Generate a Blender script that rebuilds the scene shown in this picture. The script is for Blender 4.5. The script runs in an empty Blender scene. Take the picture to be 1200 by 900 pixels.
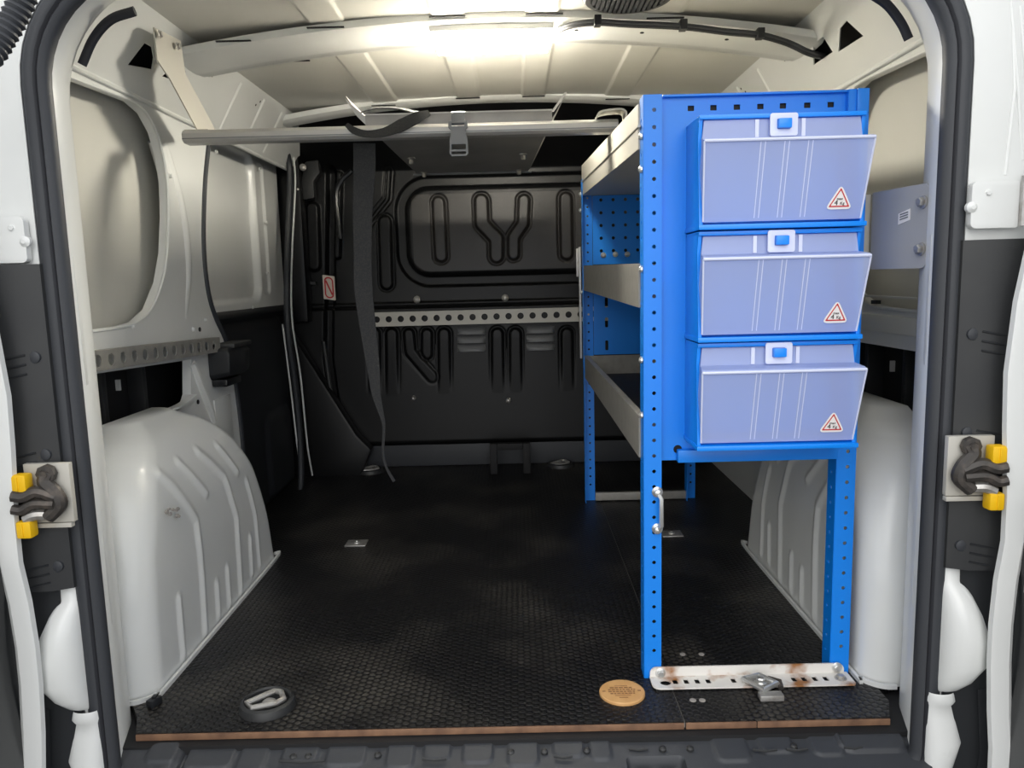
import bpy, bmesh, math, random
import numpy as np
from mathutils import Vector, Matrix
random.seed(4)
scene = bpy.context.scene
col = scene.collection
PI = math.pi

# ------------------------------------------------------------------ camera
F, VPX, VPY, ROLL = 900.0, 603.0, 326.0, math.radians(1.4)
CAM = np.array([0.03, -1.21, 0.75])
_d = np.array([(VPX-600)/F, -(VPY-450)/F, 1.0]); _d /= np.linalg.norm(_d)
_z = np.array([-math.sin(ROLL), math.cos(ROLL), 0.0]); _z -= _d*_z.dot(_d); _z /= np.linalg.norm(_z)
_x = np.cross(_z, _d)
if _x[0] < 0: _x = -_x
MW = np.array([_x, _d, _z])
cd = bpy.data.cameras.new('camera'); cd.sensor_width = 36; cd.lens = F/1200*36; cd.clip_start = 0.01
cam = bpy.data.objects.new('camera', cd); col.objects.link(cam)
R = Matrix(((MW[0,0], MW[0,1], -MW[0,2]), (MW[1,0], MW[1,1], -MW[1,2]), (MW[2,0], MW[2,1], -MW[2,2])))
cam.matrix_world = Matrix.Translation(CAM.tolist()) @ R.to_4x4()
scene.camera = cam

# ------------------------------------------------------------------ world, sun, exposure
w = bpy.data.worlds.new('overcast'); scene.world = w; w.use_nodes = True
w.node_tree.nodes['Background'].inputs[0].default_value = (0.95, 0.97, 1.0, 1)
w.node_tree.nodes['Background'].inputs[1].default_value = 1.0
sd = bpy.data.lights.new('sun', 'SUN'); sd.energy = .9; sd.angle = math.radians(55); sd.color = (1, .97, .93)
sun = bpy.data.objects.new('sun', sd); col.objects.link(sun)
sun.rotation_euler = Vector((0.08, 1.0, -.62)).to_track_quat('-Z', 'Y').to_euler()
scene.view_settings.view_transform = 'Standard'; scene.view_settings.look = 'None'
scene.view_settings.gamma = 1.0; scene.view_settings.use_curve_mapping = False
scene.view_settings.exposure = 0.66
LED = 98.0

# ------------------------------------------------------------------ helpers
def at(px, py, x=None, y=None, z=None):
    """photo pixel -> point on a known plane of the van"""
    r = MW @ np.array([(px-600)/F, -(py-450)/F, 1.0])
    if x is not None: t = (x-CAM[0])/r[0]
    elif y is not None: t = (y-CAM[1])/r[1]
    else: t = (z-CAM[2])/r[2]
    return (CAM+t*r).tolist()

MATS = {}
def mat(name, c, rough=.5, metal=0, coat=0, noise=None, bump=None, dirt=None, spec=.5):
    m = bpy.data.materials.new(name); m.use_nodes = True; nt = m.node_tree; p = nt.nodes['Principled BSDF']
    p.inputs['Base Color'].default_value = (*c, 1); p.inputs['Roughness'].default_value = rough
    p.inputs['Metallic'].default_value = metal; p.inputs['Coat Weight'].default_value = coat
    p.inputs['Coat Roughness'].default_value = .12
    p.inputs['Specular IOR Level'].default_value = spec
    N = nt.nodes.new; L = nt.links.new
    tc = N('ShaderNodeTexCoord')
    if noise:                                   # (scale, second colour, low, high)
        n = N('ShaderNodeTexNoise'); n.inputs['Scale'].default_value = noise[0]; n.inputs['Detail'].default_value = 6
        L(tc.outputs['Object'], n.inputs['Vector'])
        r = N('ShaderNodeMapRange'); r.inputs[1].default_value = noise[2]; r.inputs[2].default_value = noise[3]
        L(n.outputs['Fac'], r.inputs[0])
        x = N('ShaderNodeMix'); x.data_type = 'RGBA'; x.inputs[6].default_value = (*c, 1); x.inputs[7].default_value = (*noise[1], 1)
        L(r.outputs[0], x.inputs[0]); L(x.outputs[2], p.inputs['Base Color'])
    if bump:                                    # (scale, strength, distance)
        n = N('ShaderNodeTexNoise'); n.inputs['Scale'].default_value = bump[0]; n.inputs['Detail'].default_value = 4
        L(tc.outputs['Object'], n.inputs['Vector'])
        b = N('ShaderNodeBump'); b.inputs['Strength'].default_value = bump[1]; b.inputs['Distance'].default_value = bump[2]
        L(n.outputs['Fac'], b.inputs['Height']); L(b.outputs[0], p.inputs['Normal'])
    MATS[name] = m
    return m

mat('white', (.74, .75, .735), .34, coat=.35, noise=(3, (.70, .71, .69), .4, .7))
mat('white_worn', (.72, .73, .715), .38, coat=.25, noise=(22, (.60, .60, .57), .62, .8), bump=(18, .12, .004))
mat('lamp_cream', (.66, .65, .60), .42, coat=.2, noise=(2.2, (.60, .59, .54), .35, .7))  # white body paint with the lamp's cream tint put into the colour
mat('rubber', (.034, .037, .043), .55, bump=(220, .12, .002))
mat('rubber_groove', (.02, .021, .026), .5)
mat('black_plastic', (.013, .0145, .017), .48, bump=(300, .1, .001))
mat('black_gloss', (.007, .008, .010), .3, coat=.2)
mat('black_trim', (.020, .021, .0225), .5, noise=(9, (.028, .029, .029), .45, .7))
mat('bulkhead', (.0050, .0053, .0060), .40, noise=(3, (.0072, .0072, .0074), .4, .7), bump=(160, .05, .001), spec=.32)
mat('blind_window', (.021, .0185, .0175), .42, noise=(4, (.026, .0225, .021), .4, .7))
mat('void', (.006, .006, .007), .7)
mat('blue', (.0, .205, .76), .40, coat=.1)
mat('blue_plastic', (.0, .23, .84), .32, coat=.1)
mat('galv', (.30, .29, .265), .45, metal=.15, noise=(40, (.25, .24, .22), .4, .7))
mat('galv_light', (.52, .50, .45), .45, metal=.15, noise=(12, (.52, .50, .44), .4, .7))
mat('alu', (.50, .49, .47), .40, metal=.35, noise=(30, (.48, .47, .45), .4, .7))
mat('grey_sheet', (.34, .33, .315), .42, metal=.2, noise=(8, (.26, .25, .24), .4, .7))
mat('plate_grey', (.40, .40, .405), .5, metal=0)
mat('chrome', (.70, .70, .68), .3, metal=.8)
mat('steel', (.45, .44, .42), .36, metal=.6, noise=(60, (.25, .22, .19), .5, .8))
mat('mech', (.055, .050, .046), .5, metal=.4, noise=(70, (.12, .10, .085), .45, .75))
mat('yellow', (.85, .50, .005), .45)
mat('grey_plastic', (.17, .175, .18), .45)
mat('webbing', (.012, .013, .015), .75, noise=(260, (.022, .022, .022), .45, .6), bump=(400, .3, .001))
mat('wood', (.62, .36, .15), .6, noise=(30, (.52, .28, .10), .35, .7))
mat('wood_dark', (.22, .10, .035), .7)
mat('ply_edge', (.23, .125, .07), .7, noise=(30, (.10, .05, .03), .35, .75))
mat('sticker_white', (.85, .82, .80), .5)
mat('sticker_red', (.55, .03, .035), .5)
mat('ink', (.03, .02, .02), .6)
mat('paper', (.75, .66, .58), .6)
mat('ground', (.16, .16, .155), .85, noise=(6, (.11, .11, .108), .4, .7), bump=(60, .4, .01))
mat('rust_white', (.70, .68, .64), .5, noise=(17, (.30, .13, .045), .52, .68))
mat('scuff', (.30, .28, .26), .7)
mat('mat_dark', (.028, .028, .030), .7)

def floor_mat():
    m = bpy.data.materials.new('floor_ply'); m.use_nodes = True; nt = m.node_tree; p = nt.nodes['Principled BSDF']
    N = nt.nodes.new; L = nt.links.new
    g = N('ShaderNodeNewGeometry')
    mp = N('ShaderNodeMapping'); mp.inputs['Scale'].default_value = (72, 72, 0)
    L(g.outputs['Position'], mp.inputs['Vector'])
    v = N('ShaderNodeTexVoronoi'); v.voronoi_dimensions = '2D'; v.feature = 'DISTANCE_TO_EDGE'; v.inputs['Randomness'].default_value = .0
    # offset every other row: shear into a hexagon-like lattice
    mp2 = N('ShaderNodeVectorMath'); mp2.operation = 'DOT_PRODUCT'; mp2.inputs[1].default_value = (1, .5, 0)
    sx = N('ShaderNodeSeparateXYZ'); cx = N('ShaderNodeCombineXYZ')
    L(mp.outputs[0], mp2.inputs[0]); L(mp.outputs[0], sx.inputs[0])
    L(sx.outputs[0], cx.inputs[0]); L(sx.outputs[1], cx.inputs[1])
    # hexagonal grid: cos-sum pattern
    def wave(ax, ay):
        d = N('ShaderNodeVectorMath'); d.operation = 'DOT_PRODUCT'; d.inputs[1].default_value = (ax, ay, 0)
        L(g.outputs['Position'], d.inputs[0])
        c = N('ShaderNodeMath'); c.operation = 'COSINE'; L(d.outputs['Value'], c.inputs[0]); return c
    k = 2*PI/0.0125
    a = wave(k, 0); b = wave(-k*.5, k*.866); c = wave(-k*.5, -k*.866)
    s1 = N('ShaderNodeMath'); s1.operation = 'ADD'; L(a.outputs[0], s1.inputs[0]); L(b.outputs[0], s1.inputs[1])
    s2 = N('ShaderNodeMath'); s2.operation = 'ADD'; L(s1.outputs[0], s2.inputs[0]); L(c.outputs[0], s2.inputs[1])
    hx = N('ShaderNodeMapRange'); hx.inputs[1].default_value = -1.3; hx.inputs[2].default_value = .6; L(s2.outputs[0], hx.inputs[0])
    n = N('ShaderNodeTexNoise'); n.inputs['Scale'].default_value = 3.2; n.inputs['Detail'].default_value = 5; L(g.outputs['Position'], n.inputs['Vector'])
    r = N('ShaderNodeMapRange'); r.inputs[1].default_value = .47; r.inputs[2].default_value = .68; L(n.outputs['Fac'], r.inputs[0])
    n2 = N('ShaderNodeTexNoise'); n2.inputs['Scale'].default_value = 90; n2.inputs['Detail'].default_value = 3; L(g.outputs['Position'], n2.inputs['Vector'])
    mu = N('ShaderNodeMath'); mu.operation = 'MULTIPLY'; L(r.outputs[0], mu.inputs[0]); L(n2.outputs['Fac'], mu.inputs[1])
    mu2 = N('ShaderNodeMath'); mu2.operation = 'MULTIPLY'; L(mu.outputs[0], mu2.inputs[0]); L(hx.outputs[0], mu2.inputs[1])
    x = N('ShaderNodeMix'); x.data_type = 'RGBA'; x.inputs[6].default_value = (.0065, .0065, .0072, 1); x.inputs[7].default_value = (.13, .118, .10, 1)
    L(mu2.outputs[0], x.inputs[0]); L(x.outputs[2], p.inputs['Base Color'])
    bp = N('ShaderNodeBump'); bp.inputs['Strength'].default_value = .8; bp.inputs['Distance'].default_value = .002
    L(hx.outputs[0], bp.inputs['Height']); L(bp.outputs[0], p.inputs['Normal'])
    p.inputs['Roughness'].default_value = .40
    p.inputs['Specular IOR Level'].default_value = .35
    MATS['floor'] = m
floor_mat()

def clear_mat():
    m = bpy.data.materials.new('frosted_plastic'); m.use_nodes = True; nt = m.node_tree; p = nt.nodes['Principled BSDF']
    out = nt.nodes['Material Output']; N = nt.nodes.new; L = nt.links.new
    p.inputs['Base Color'].default_value = (.52, .60, .86, 1); p.inputs['Roughness'].default_value = .28
    t = N('ShaderNodeBsdfTransparent'); t.inputs[0].default_value = (.92, .94, 1, 1)
    mx = N('ShaderNodeMixShader'); mx.inputs[0].default_value = .56
    L(t.outputs[0], mx.inputs[1]); L(p.outputs[0], mx.inputs[2]); L(mx.outputs[0], out.inputs['Surface'])
    MATS['clear'] = m
    m2 = m.copy(); m2.name = 'clear_edge'
    m2.node_tree.nodes['Mix Shader'].inputs[0].default_value = .8
    m2.node_tree.nodes['Principled BSDF'].inputs['Base Color'].default_value = (.74, .78, .95, 1)
    MATS['clear_edge'] = m2
clear_mat()
def emis(name, c, s):
    m = bpy.data.materials.new(name); m.use_nodes = True; p = m.node_tree.nodes['Principled BSDF']
    p.inputs['Base Color'].default_value = (.9, .9, .9, 1)
    p.inputs['Emission Color'].default_value = (*c, 1); p.inputs['Emission Strength'].default_value = s
    MATS[name] = m
emis('led', (1, .94, .80), LED)

WL = {}
def finish(o, parent):
    pl = WL[parent.name] if parent else Vector((0, 0, 0))
    o.location = WL[o.name] - pl
    if parent: o.parent = parent
def thing(name, loc, label=None, cat=None, group=None, kind=None, parent=None):
    o = bpy.data.objects.new(name, None); o.empty_display_size = .03; col.objects.link(o)
    WL[o.name] = Vector(loc); finish(o, parent); tag(o, label, cat, group, kind); return o
def tag(o, label=None, cat=None, group=None, kind=None):
    if label: o['label'] = label
    if cat: o['category'] = cat
    if group: o['group'] = group
    if kind: o['kind'] = kind
    return o

class B:
    def __init__(s): s.v = []; s.f = []
    def add(s, v, f):
        n = len(s.v); s.v += [tuple(map(float, q)) for q in v]; s.f += [tuple(n+i for i in q) for q in f]; return s
    def box(s, lo, hi):
        (a, b, c), (d, e, g) = lo, hi
        return s.add([(a,b,c),(d,b,c),(d,e,c),(a,e,c),(a,b,g),(d,b,g),(d,e,g),(a,e,g)],
                     [(0,3,2,1),(4,5,6,7),(0,1,5,4),(1,2,6,5),(2,3,7,6),(3,0,4,7)])
    def prism(s, poly, axis, a, b):
        """extrude a 2D polygon along an axis; poly holds the two other coordinates in xyz order"""
        def mk(p, t):
            return {'x': (t, p[0], p[1]), 'y': (p[0], t, p[1]), 'z': (p[0], p[1], t)}[axis]
        n = len(poly)
        return s.add([mk(p, a) for p in poly]+[mk(p, b) for p in poly],
                     [tuple(range(n))[::-1], tuple(range(n, 2*n))]+[(i, (i+1) % n, n+(i+1) % n, n+i) for i in range(n)])
    def loft(s, rows, close_u=False, close_v=False, cap=False):
        m, n = len(rows), len(rows[0]); v = [p for r in rows for p in r]; f = []
        for i in range(m if close_v else m-1):
            for j in range(n if close_u else n-1):
                f.append((i*n+j, i*n+(j+1) % n, ((i+1) % m)*n+(j+1) % n, ((i+1) % m)*n+j))
        if cap: f += [tuple(range(n))[::-1], tuple((m-1)*n+j for j in range(n))]
        return s.add(v, f)
    def tube(s, pts, r, n=8, closed=False, ry=None, ref=None, rads=None):
        P_ = [Vector(p) for p in pts]; N_ = len(P_); rows = []
        T = []
        for i in range(N_):
            a = P_[i-1] if (i or closed) else P_[0]; b = P_[(i+1) % N_] if (i < N_-1 or closed) else P_[-1]
            T.append((b-a).normalized())
        u = Vector(ref) if ref else (Vector((0, 0, 1)) if abs(T[0].z) < .9 else Vector((1, 0, 0)))
        for i in range(N_):
            if ref: u = Vector(ref)
            u = (u-T[i]*u.dot(T[i])).normalized(); q = T[i].cross(u)
            rr = rads[i] if rads else 1
            rows.append([tuple(P_[i]+u*(math.cos(2*PI*k/n)*r*rr)+q*(math.sin(2*PI*k/n)*(ry or r)*rr)) for k in range(n)])
        return s.loft(rows, close_u=True, close_v=closed, cap=not closed)
    def ribbon(s, pts, wdir, w_, t):
        """strap: rectangular section, width along wdir (one vector or one per point)"""
        P_ = [Vector(p) for p in pts]; rows = []
        for i, p in enumerate(P_):
            T = (P_[min(i+1, len(P_)-1)]-P_[max(i-1, 0)]).normalized()
            d = Vector(wdir[i] if isinstance(wdir, list) else wdir); d = (d-T*d.dot(T)).normalized(); q = T.cross(d)
            ww = w_[i] if isinstance(w_, list) else w_
            rows.append([tuple(p+d*(ww/2*a)+q*(t/2*b)) for a, b in ((-1,-1),(1,-1),(1,1),(-1,1))])
        return s.loft(rows, close_u=True, cap=True)
    def lathe(s, c, axis, prof, n=20, ang0=0):
        c = Vector(c); A = Vector(axis).normalized(); u = A.orthogonal().normalized(); q = A.cross(u); rows = []
        for r, h in prof:
            rows.append([tuple(c+A*h+(u*math.cos(2*PI*k/n+ang0)+q*math.sin(2*PI*k/n+ang0))*max(r, 1e-5)) for k in range(n)])
        return s.loft(rows, close_u=True, cap=True)
    def bolt(s, c, axis, r, h, n=6):
        s.lathe(c, axis, [(r*1.35, 0), (r*1.35, h*.25), (r*1.25, h*.3)], 14)
        return s.lathe(c, axis, [(r, h*.25), (r, h*.85), (r*.8, h)], n)
    def field(s, us, vs, fn):
        """grid surface fn(U,V)->X,Y,Z arrays"""
        U, V = np.meshgrid(us, vs); X, Y, Z = fn(U, V); n = len(us); m = len(vs)
        v = np.stack([X, Y, Z], -1).reshape(-1, 3).tolist()
        f = [(i*n+j, i*n+j+1, (i+1)*n+j+1, (i+1)*n+j) for i in range(m-1) for j in range(n-1)]
        return s.add(v, f)
    def plate(s, outline, holes, t, fn, bev=0):
        """flat sheet with real holes; fn(u, v, w) -> xyz"""
        cu = bpy.data.curves.new('sheet', 'CURVE'); cu.dimensions = '2D'; cu.fill_mode = 'BOTH'; cu.extrude = t/2
        for loop in [outline]+list(holes):
            sp = cu.splines.new('POLY'); sp.points.add(len(loop)-1); sp.use_cyclic_u = True
            for i, p in enumerate(loop): sp.points[i].co = (p[0], p[1], 0, 1)
        o = bpy.data.objects.new('sheet', cu); col.objects.link(o); dg = bpy.context.evaluated_depsgraph_get()
        me = bpy.data.meshes.new_from_object(o.evaluated_get(dg))
        v = [fn(*q.co) for q in me.vertices]; f = [tuple(p.vertices) for p in me.polygons]
        bpy.data.objects.remove(o); bpy.data.curves.remove(cu); bpy.data.meshes.remove(me)
        return s.add(v, f)
    def text(s, body, size, fn, t=.0003):
        cu = bpy.data.curves.new('text', 'FONT'); cu.body = body; cu.size = size; cu.extrude = t; cu.align_x = 'CENTER'; cu.resolution_u = 2
        o = bpy.data.objects.new('text', cu); col.objects.link(o); dg = bpy.context.evaluated_depsgraph_get()
        me = bpy.data.meshes.new_from_object(o.evaluated_get(dg))
        v = [fn(*q.co) for q in me.vertices]; f = [tuple(p.vertices) for p in me.polygons]
        bpy.data.objects.remove(o); bpy.data.curves.remove(cu); bpy.data.meshes.remove(me)
        return s.add(v, f)
    def obj(s, name, m, parent=None, label=None, cat=None, group=None, kind=None, bevel=0, smooth=True, angle=35, recalc=True):
        V = np.array(s.v); c = (V.min(0)+V.max(0))/2
        me = bpy.data.meshes.new(name); me.from_pydata((V-c).tolist(), [], s.f)
        bm = bmesh.new(); bm.from_mesh(me)
        bmesh.ops.remove_doubles(bm, verts=bm.verts, dist=1e-6)
        if recalc: bmesh.ops.recalc_face_normals(bm, faces=bm.faces)
        if bevel:
            es = [e for e in bm.edges if len(e.link_faces) == 2 and e.calc_face_angle(0) > math.radians(30)]
            bmesh.ops.bevel(bm, geom=es, offset=bevel, segments=2, profile=.6, affect='EDGES', clamp_overlap=True)
        bm.to_mesh(me); bm.free()
        if smooth: me.shade_smooth(); me.set_sharp_from_angle(angle=math.radians(angle))
        me.materials.append(MATS[m])
        o = bpy.data.objects.new(name, me); col.objects.link(o)
        WL[o.name] = Vector(c.tolist()); finish(o, parent); tag(o, label, cat, group, kind)
        return o
def circ(cx, cy, r, n=10, a0=0, ry=None):
    return [(cx+r*math.cos(a0+2*PI*k/n), cy+(ry or r)*math.sin(a0+2*PI*k/n)) for k in range(n)]
def rrect(x0, x1, y0, y1, r, n=6):
    """rounded rectangle; r = one radius or (bl, br, tr, tl)"""
    if not isinstance(r, tuple): r = (r,)*4
    out = []
    for (cx, cy, a0, rr) in ((x0+r[0], y0+r[0], PI, r[0]), (x1-r[1], y0+r[1], 1.5*PI, r[1]), (x1-r[2], y1-r[2], 0, r[2]), (x0+r[3], y1-r[3], .5*PI, r[3])):
        for k in range(n+1): a = a0+k*PI/2/n; out.append((cx+rr*math.cos(a), cy+rr*math.sin(a)))
    return out
def smooth_path(pts, n=6):
    """Catmull-Rom through the points"""
    P_ = [Vector(p) for p in pts]; P_ = [P_[0]*2-P_[1]]+P_+[P_[-1]*2-P_[-2]]; out = []
    for i in range(1, len(P_)-2):
        a, b, c, d = P_[i-1:i+3]
        for k in range(n):
            t = k/n; out.append(tuple(.5*((2*b)+(c-a)*t+(2*a-5*b+4*c-d)*t*t+(3*b-a-3*c+d)*t**3)))
    out.append(tuple(P_[-2])); return out
def seg_dist(U, V, pl):
    D = np.full(U.shape, 1e9)
    for (a, b), (c, d) in zip(pl[:-1], pl[1:]):
        L2 = (c-a)**2+(d-b)**2+1e-12
        t = np.clip(((U-a)*(c-a)+(V-b)*(d-b))/L2, 0, 1)
        D = np.minimum(D, np.hypot(U-a-t*(c-a), V-b-t*(d-b)))
    return D
def step(d, e): t = np.clip(.5-d/e, 0, 1); return t*t*(3-2*t)       # 1 inside (d<0), 0 outside
def rbox_sdf(U, V, x0, x1, y0, y1, r):
    qx = np.abs(U-(x0+x1)/2)-(x1-x0)/2+r; qy = np.abs(V-(y0+y1)/2)-(y1-y0)/2+r
    return np.hypot(np.maximum(qx, 0), np.maximum(qy, 0))+np.minimum(np.maximum(qx, qy), 0)-r

# ================================================================== STRUCTURE
XO, ZT, ZB = .672, 1.225, -.09         # rear opening half width, top, bottom
YB = 1.83                              # bulkhead

B().box((-6, -6, -.62), (6, 6, -.60)).obj('ground', 'ground', label='grey asphalt ground the van is parked on', kind='structure', smooth=False)

# ---- floor
fl = thing('floor', (0, .9, 0), 'black textured plywood load floor', kind='structure')
def panel(x0, x1, name='floor_panel'):
    b = B()
    if x0 < 0: poly = [(-.632, 0), (x1, 0), (x1, YB+.02), (-.88, YB+.02), (-.88, .16), (-.69, .10), (-.655, .05)]
    else: poly = [(x0, 0), (.645, 0), (.668, .05), (.668, .09), (.88, .16), (.88, YB+.02), (x0, YB+.02)]
    return b.prism(poly, 'z', -.013, 0).obj(name, 'floor', fl, smooth=False)
panel(-1, .2985); panel(.3005, 1)
B().box((.2985, .002, -.012), (.3005, YB, -.0035)).obj('joint', 'scuff', fl, label='dusty joint between the two floor boards', smooth=False)
for a, b_ in ((-.632, .298), (.301, .42), (.4215, .645)):
    B().box((a, -.0035, -.0125), (b_, .0, -.0015)).obj('wood_edge', 'ply_edge', fl, bevel=.001)
B().box((-.9, -.02, -.06), (.9, YB+.1, -.0135)).obj('underfloor', 'void', fl, smooth=False)
for (px, py) in ((800, 767), (822, 767), (812, 821), (823, 821)):
    q = at(px, py, z=0); B().lathe(q, (0, 0, 1), [(.006, -.001), (.006, .0012), (.004, .0016)], 10).obj('screw', 'scuff', fl)

# ---- rear sill trim (black plastic with raised pads)
def sill(U, V):                        # U = x, V = distance along the sill going rearward
    y = .004-V; z = -.018-.22*V-np.clip(V-.10, 0, 1)*1.2
    h = np.zeros_like(U)
    for k, (a, b_) in enumerate(((-.60,-.545),(-.535,-.455),(-.445,-.40),(-.375,-.315),(-.30,-.235),(-.20,-.155),(-.14,-.095),(-.075,-.025),(0.0,.05),(.075,.125),(.135,.17),(.34,.395),(.415,.47),(.50,.55))):
        d = rbox_sdf(U, V, a, b_, .012, .052+.008*(k % 3), .012)
        h += .004*step(d, .006)
    h -= .006*step(np.abs(U+.538)-.004, .004)*step(V-.06, .01)
    h += .006*step(rbox_sdf(U, V, .545, .655, .006, .055, .02), .006)
    h += .006*step(rbox_sdf(U, V, -.66, -.55, .006, .07, .02), .006)
    h -= .018*step(rbox_sdf(U, V, .195, .285, .055, .12, .006), .005)
    return U, y, z+h
tr = thing('trim_1', (0, -.05, -.05), 'black plastic rear sill trim with raised pads', kind='structure')
sil = B().field(np.linspace(-.665, .675, 520), np.linspace(0, .16, 90), sill).obj('sill_cover', 'rubber', tr)
for x in (-.355, -.33, -.215, .005, .06, .13, .47, .30, .255):
    B().lathe((x, -.038, -.0245), (0, -.2, 1), [(.006, -.004), (.006, .002), (.003, .004)], 10).obj('screw', 'black_trim', tr)
for a, b_, y in ((-.375, -.30, -.05), (-.14, -.10, -.052), (.075, .105, -.052), (.20, .23, -.036), (.40, .44, -.046), (.455, .49, -.046), (.55, .58, -.045)):
    B().tube([(a, y, -.0235), ((a+b_)/2, y-.003, -.0245), (b_, y-.001, -.0235)], .0022, 6).obj('scuff_edge', 'black_trim', tr)
B().prism([(-.70, -.40), (.70, -.40), (.70, -.10), (-.70, -.10)], 'y', -.17, -.14).obj('bumper_face', 'black_plastic', tr, bevel=.01)
q = (.24, -.078, -.045)
B().box((.205, -.10, -.048), (.235, -.065, -.040)).obj('latch_plate', 'steel', tr, bevel=.001)
B().box((.245, -.10, -.048), (.275, -.065, -.040)).obj('latch_plate', 'steel', tr, bevel=.001)

# ---- rear body frame: outer face, inner return of the D-pillars, seal
ring = lambda n=0.0: rrect(-XO-n, XO+n+.020, ZB-n, ZT+n, (.07+n, .07+n, .185+n, .185+n), 10)
rb = thing('wall_rear', (0, 0, -.09), 'white body frame around the open rear doorway', kind='structure')
bb = B()
rows = []
for n, y in ((-.003, -.058), (-.030, -.054), (-.034, -.046), (-.004, .052), (.0, .062), (.016, .074), (.11, .095), (.14, .12)):
    rows.append([(x, y, z) for x, z in ring(n)])
bb.loft(rows, close_u=True).obj('pillar_return', 'white', rb, angle=50)
outer = rrect(-.93, .93, -.35, 1.44, (.05, .05, .15, .15), 6)
B().plate(outer, [ring(-.003)], .02, lambda u, v, w_: (u, -.058+w_, v)).obj('rear_face', 'white', rb)
# stepped press lines on the return
for s in (-1, 1):
    xs = s*XO+(.020 if s > 0 else 0)
    fx = lambda y: xs-s*(.034-.034*(min(max(y, -.046), .062)+.046)/.1)      # flared pillar return
    def blk(y0, y1, z0, z1, t=.0015, m='white', nm='press_step'):
        pl = [(fx(y0)-s*t, y0), (fx(y1)-s*t, y1), (fx(y1)+s*.006, y1), (fx(y0)+s*.006, y0)]
        return B().prism(pl, 'z', z0, z1).obj(nm, m, rb, bevel=.0006)
    blk(-.02, .05, .60, .80); blk(-.004, .05, .425, .545); blk(-.012, .05, .20, .395)
    blk(.012, .016, .548, .572, .0008, 'void', 'slot'); blk(.03, .034, .085, .11, .0008, 'void', 'slot')
    B().lathe((fx(.015)-s*.0015, .015, 1.035), (s, -.3*s*s, 0), [(.026, .004), (.020, 0), (.016, .002), (.001, .003)], 20).obj('pressed_hollow', 'white', rb)
seal = thing('trim_2', (0, -.05, -.09), 'black rubber door seal around the rear opening', kind='structure')
def sealrow(prof):
    return [[(x, y, z) for x, z in ring(n)] for n, y in prof]
B().loft(sealrow([(-.030, -.035), (-.040, -.052), (-.037, -.066), (-.028, -.069), (-.025, -.064), (-.022, -.069), (-.010, -.071), (-.003, -.066), (.0, -.050)]), close_u=True).obj('seal', 'rubber', seal, angle=60)
B().loft(sealrow([(-.0282, -.0693), (-.025, -.0655), (-.0218, -.0693)]), close_u=True).obj('seal_groove', 'rubber_groove', seal)
# foam strips inside the top corners
def foam(pts, y):
    b = B().tube(smooth_path([(x, y, z) for x, z in pts], 6), .008, 8, ry=.005, rads=None)
    return b.obj('foam_strip', 'rubber_groove', rb, label='short black foam strip at the top corner')
foam([at(96, 76, y=.07)[::2], at(110, 45, y=.07)[::2], at(130, 23, y=.07)[::2], at(158, 13, y=.07)[::2]], .07)
foam([at(1020, -8, y=.07)[::2], at(1040, 6, y=.07)[::2], at(1056, 27, y=.07)[::2], at(1065, 46, y=.07)[::2]], .07)

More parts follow.
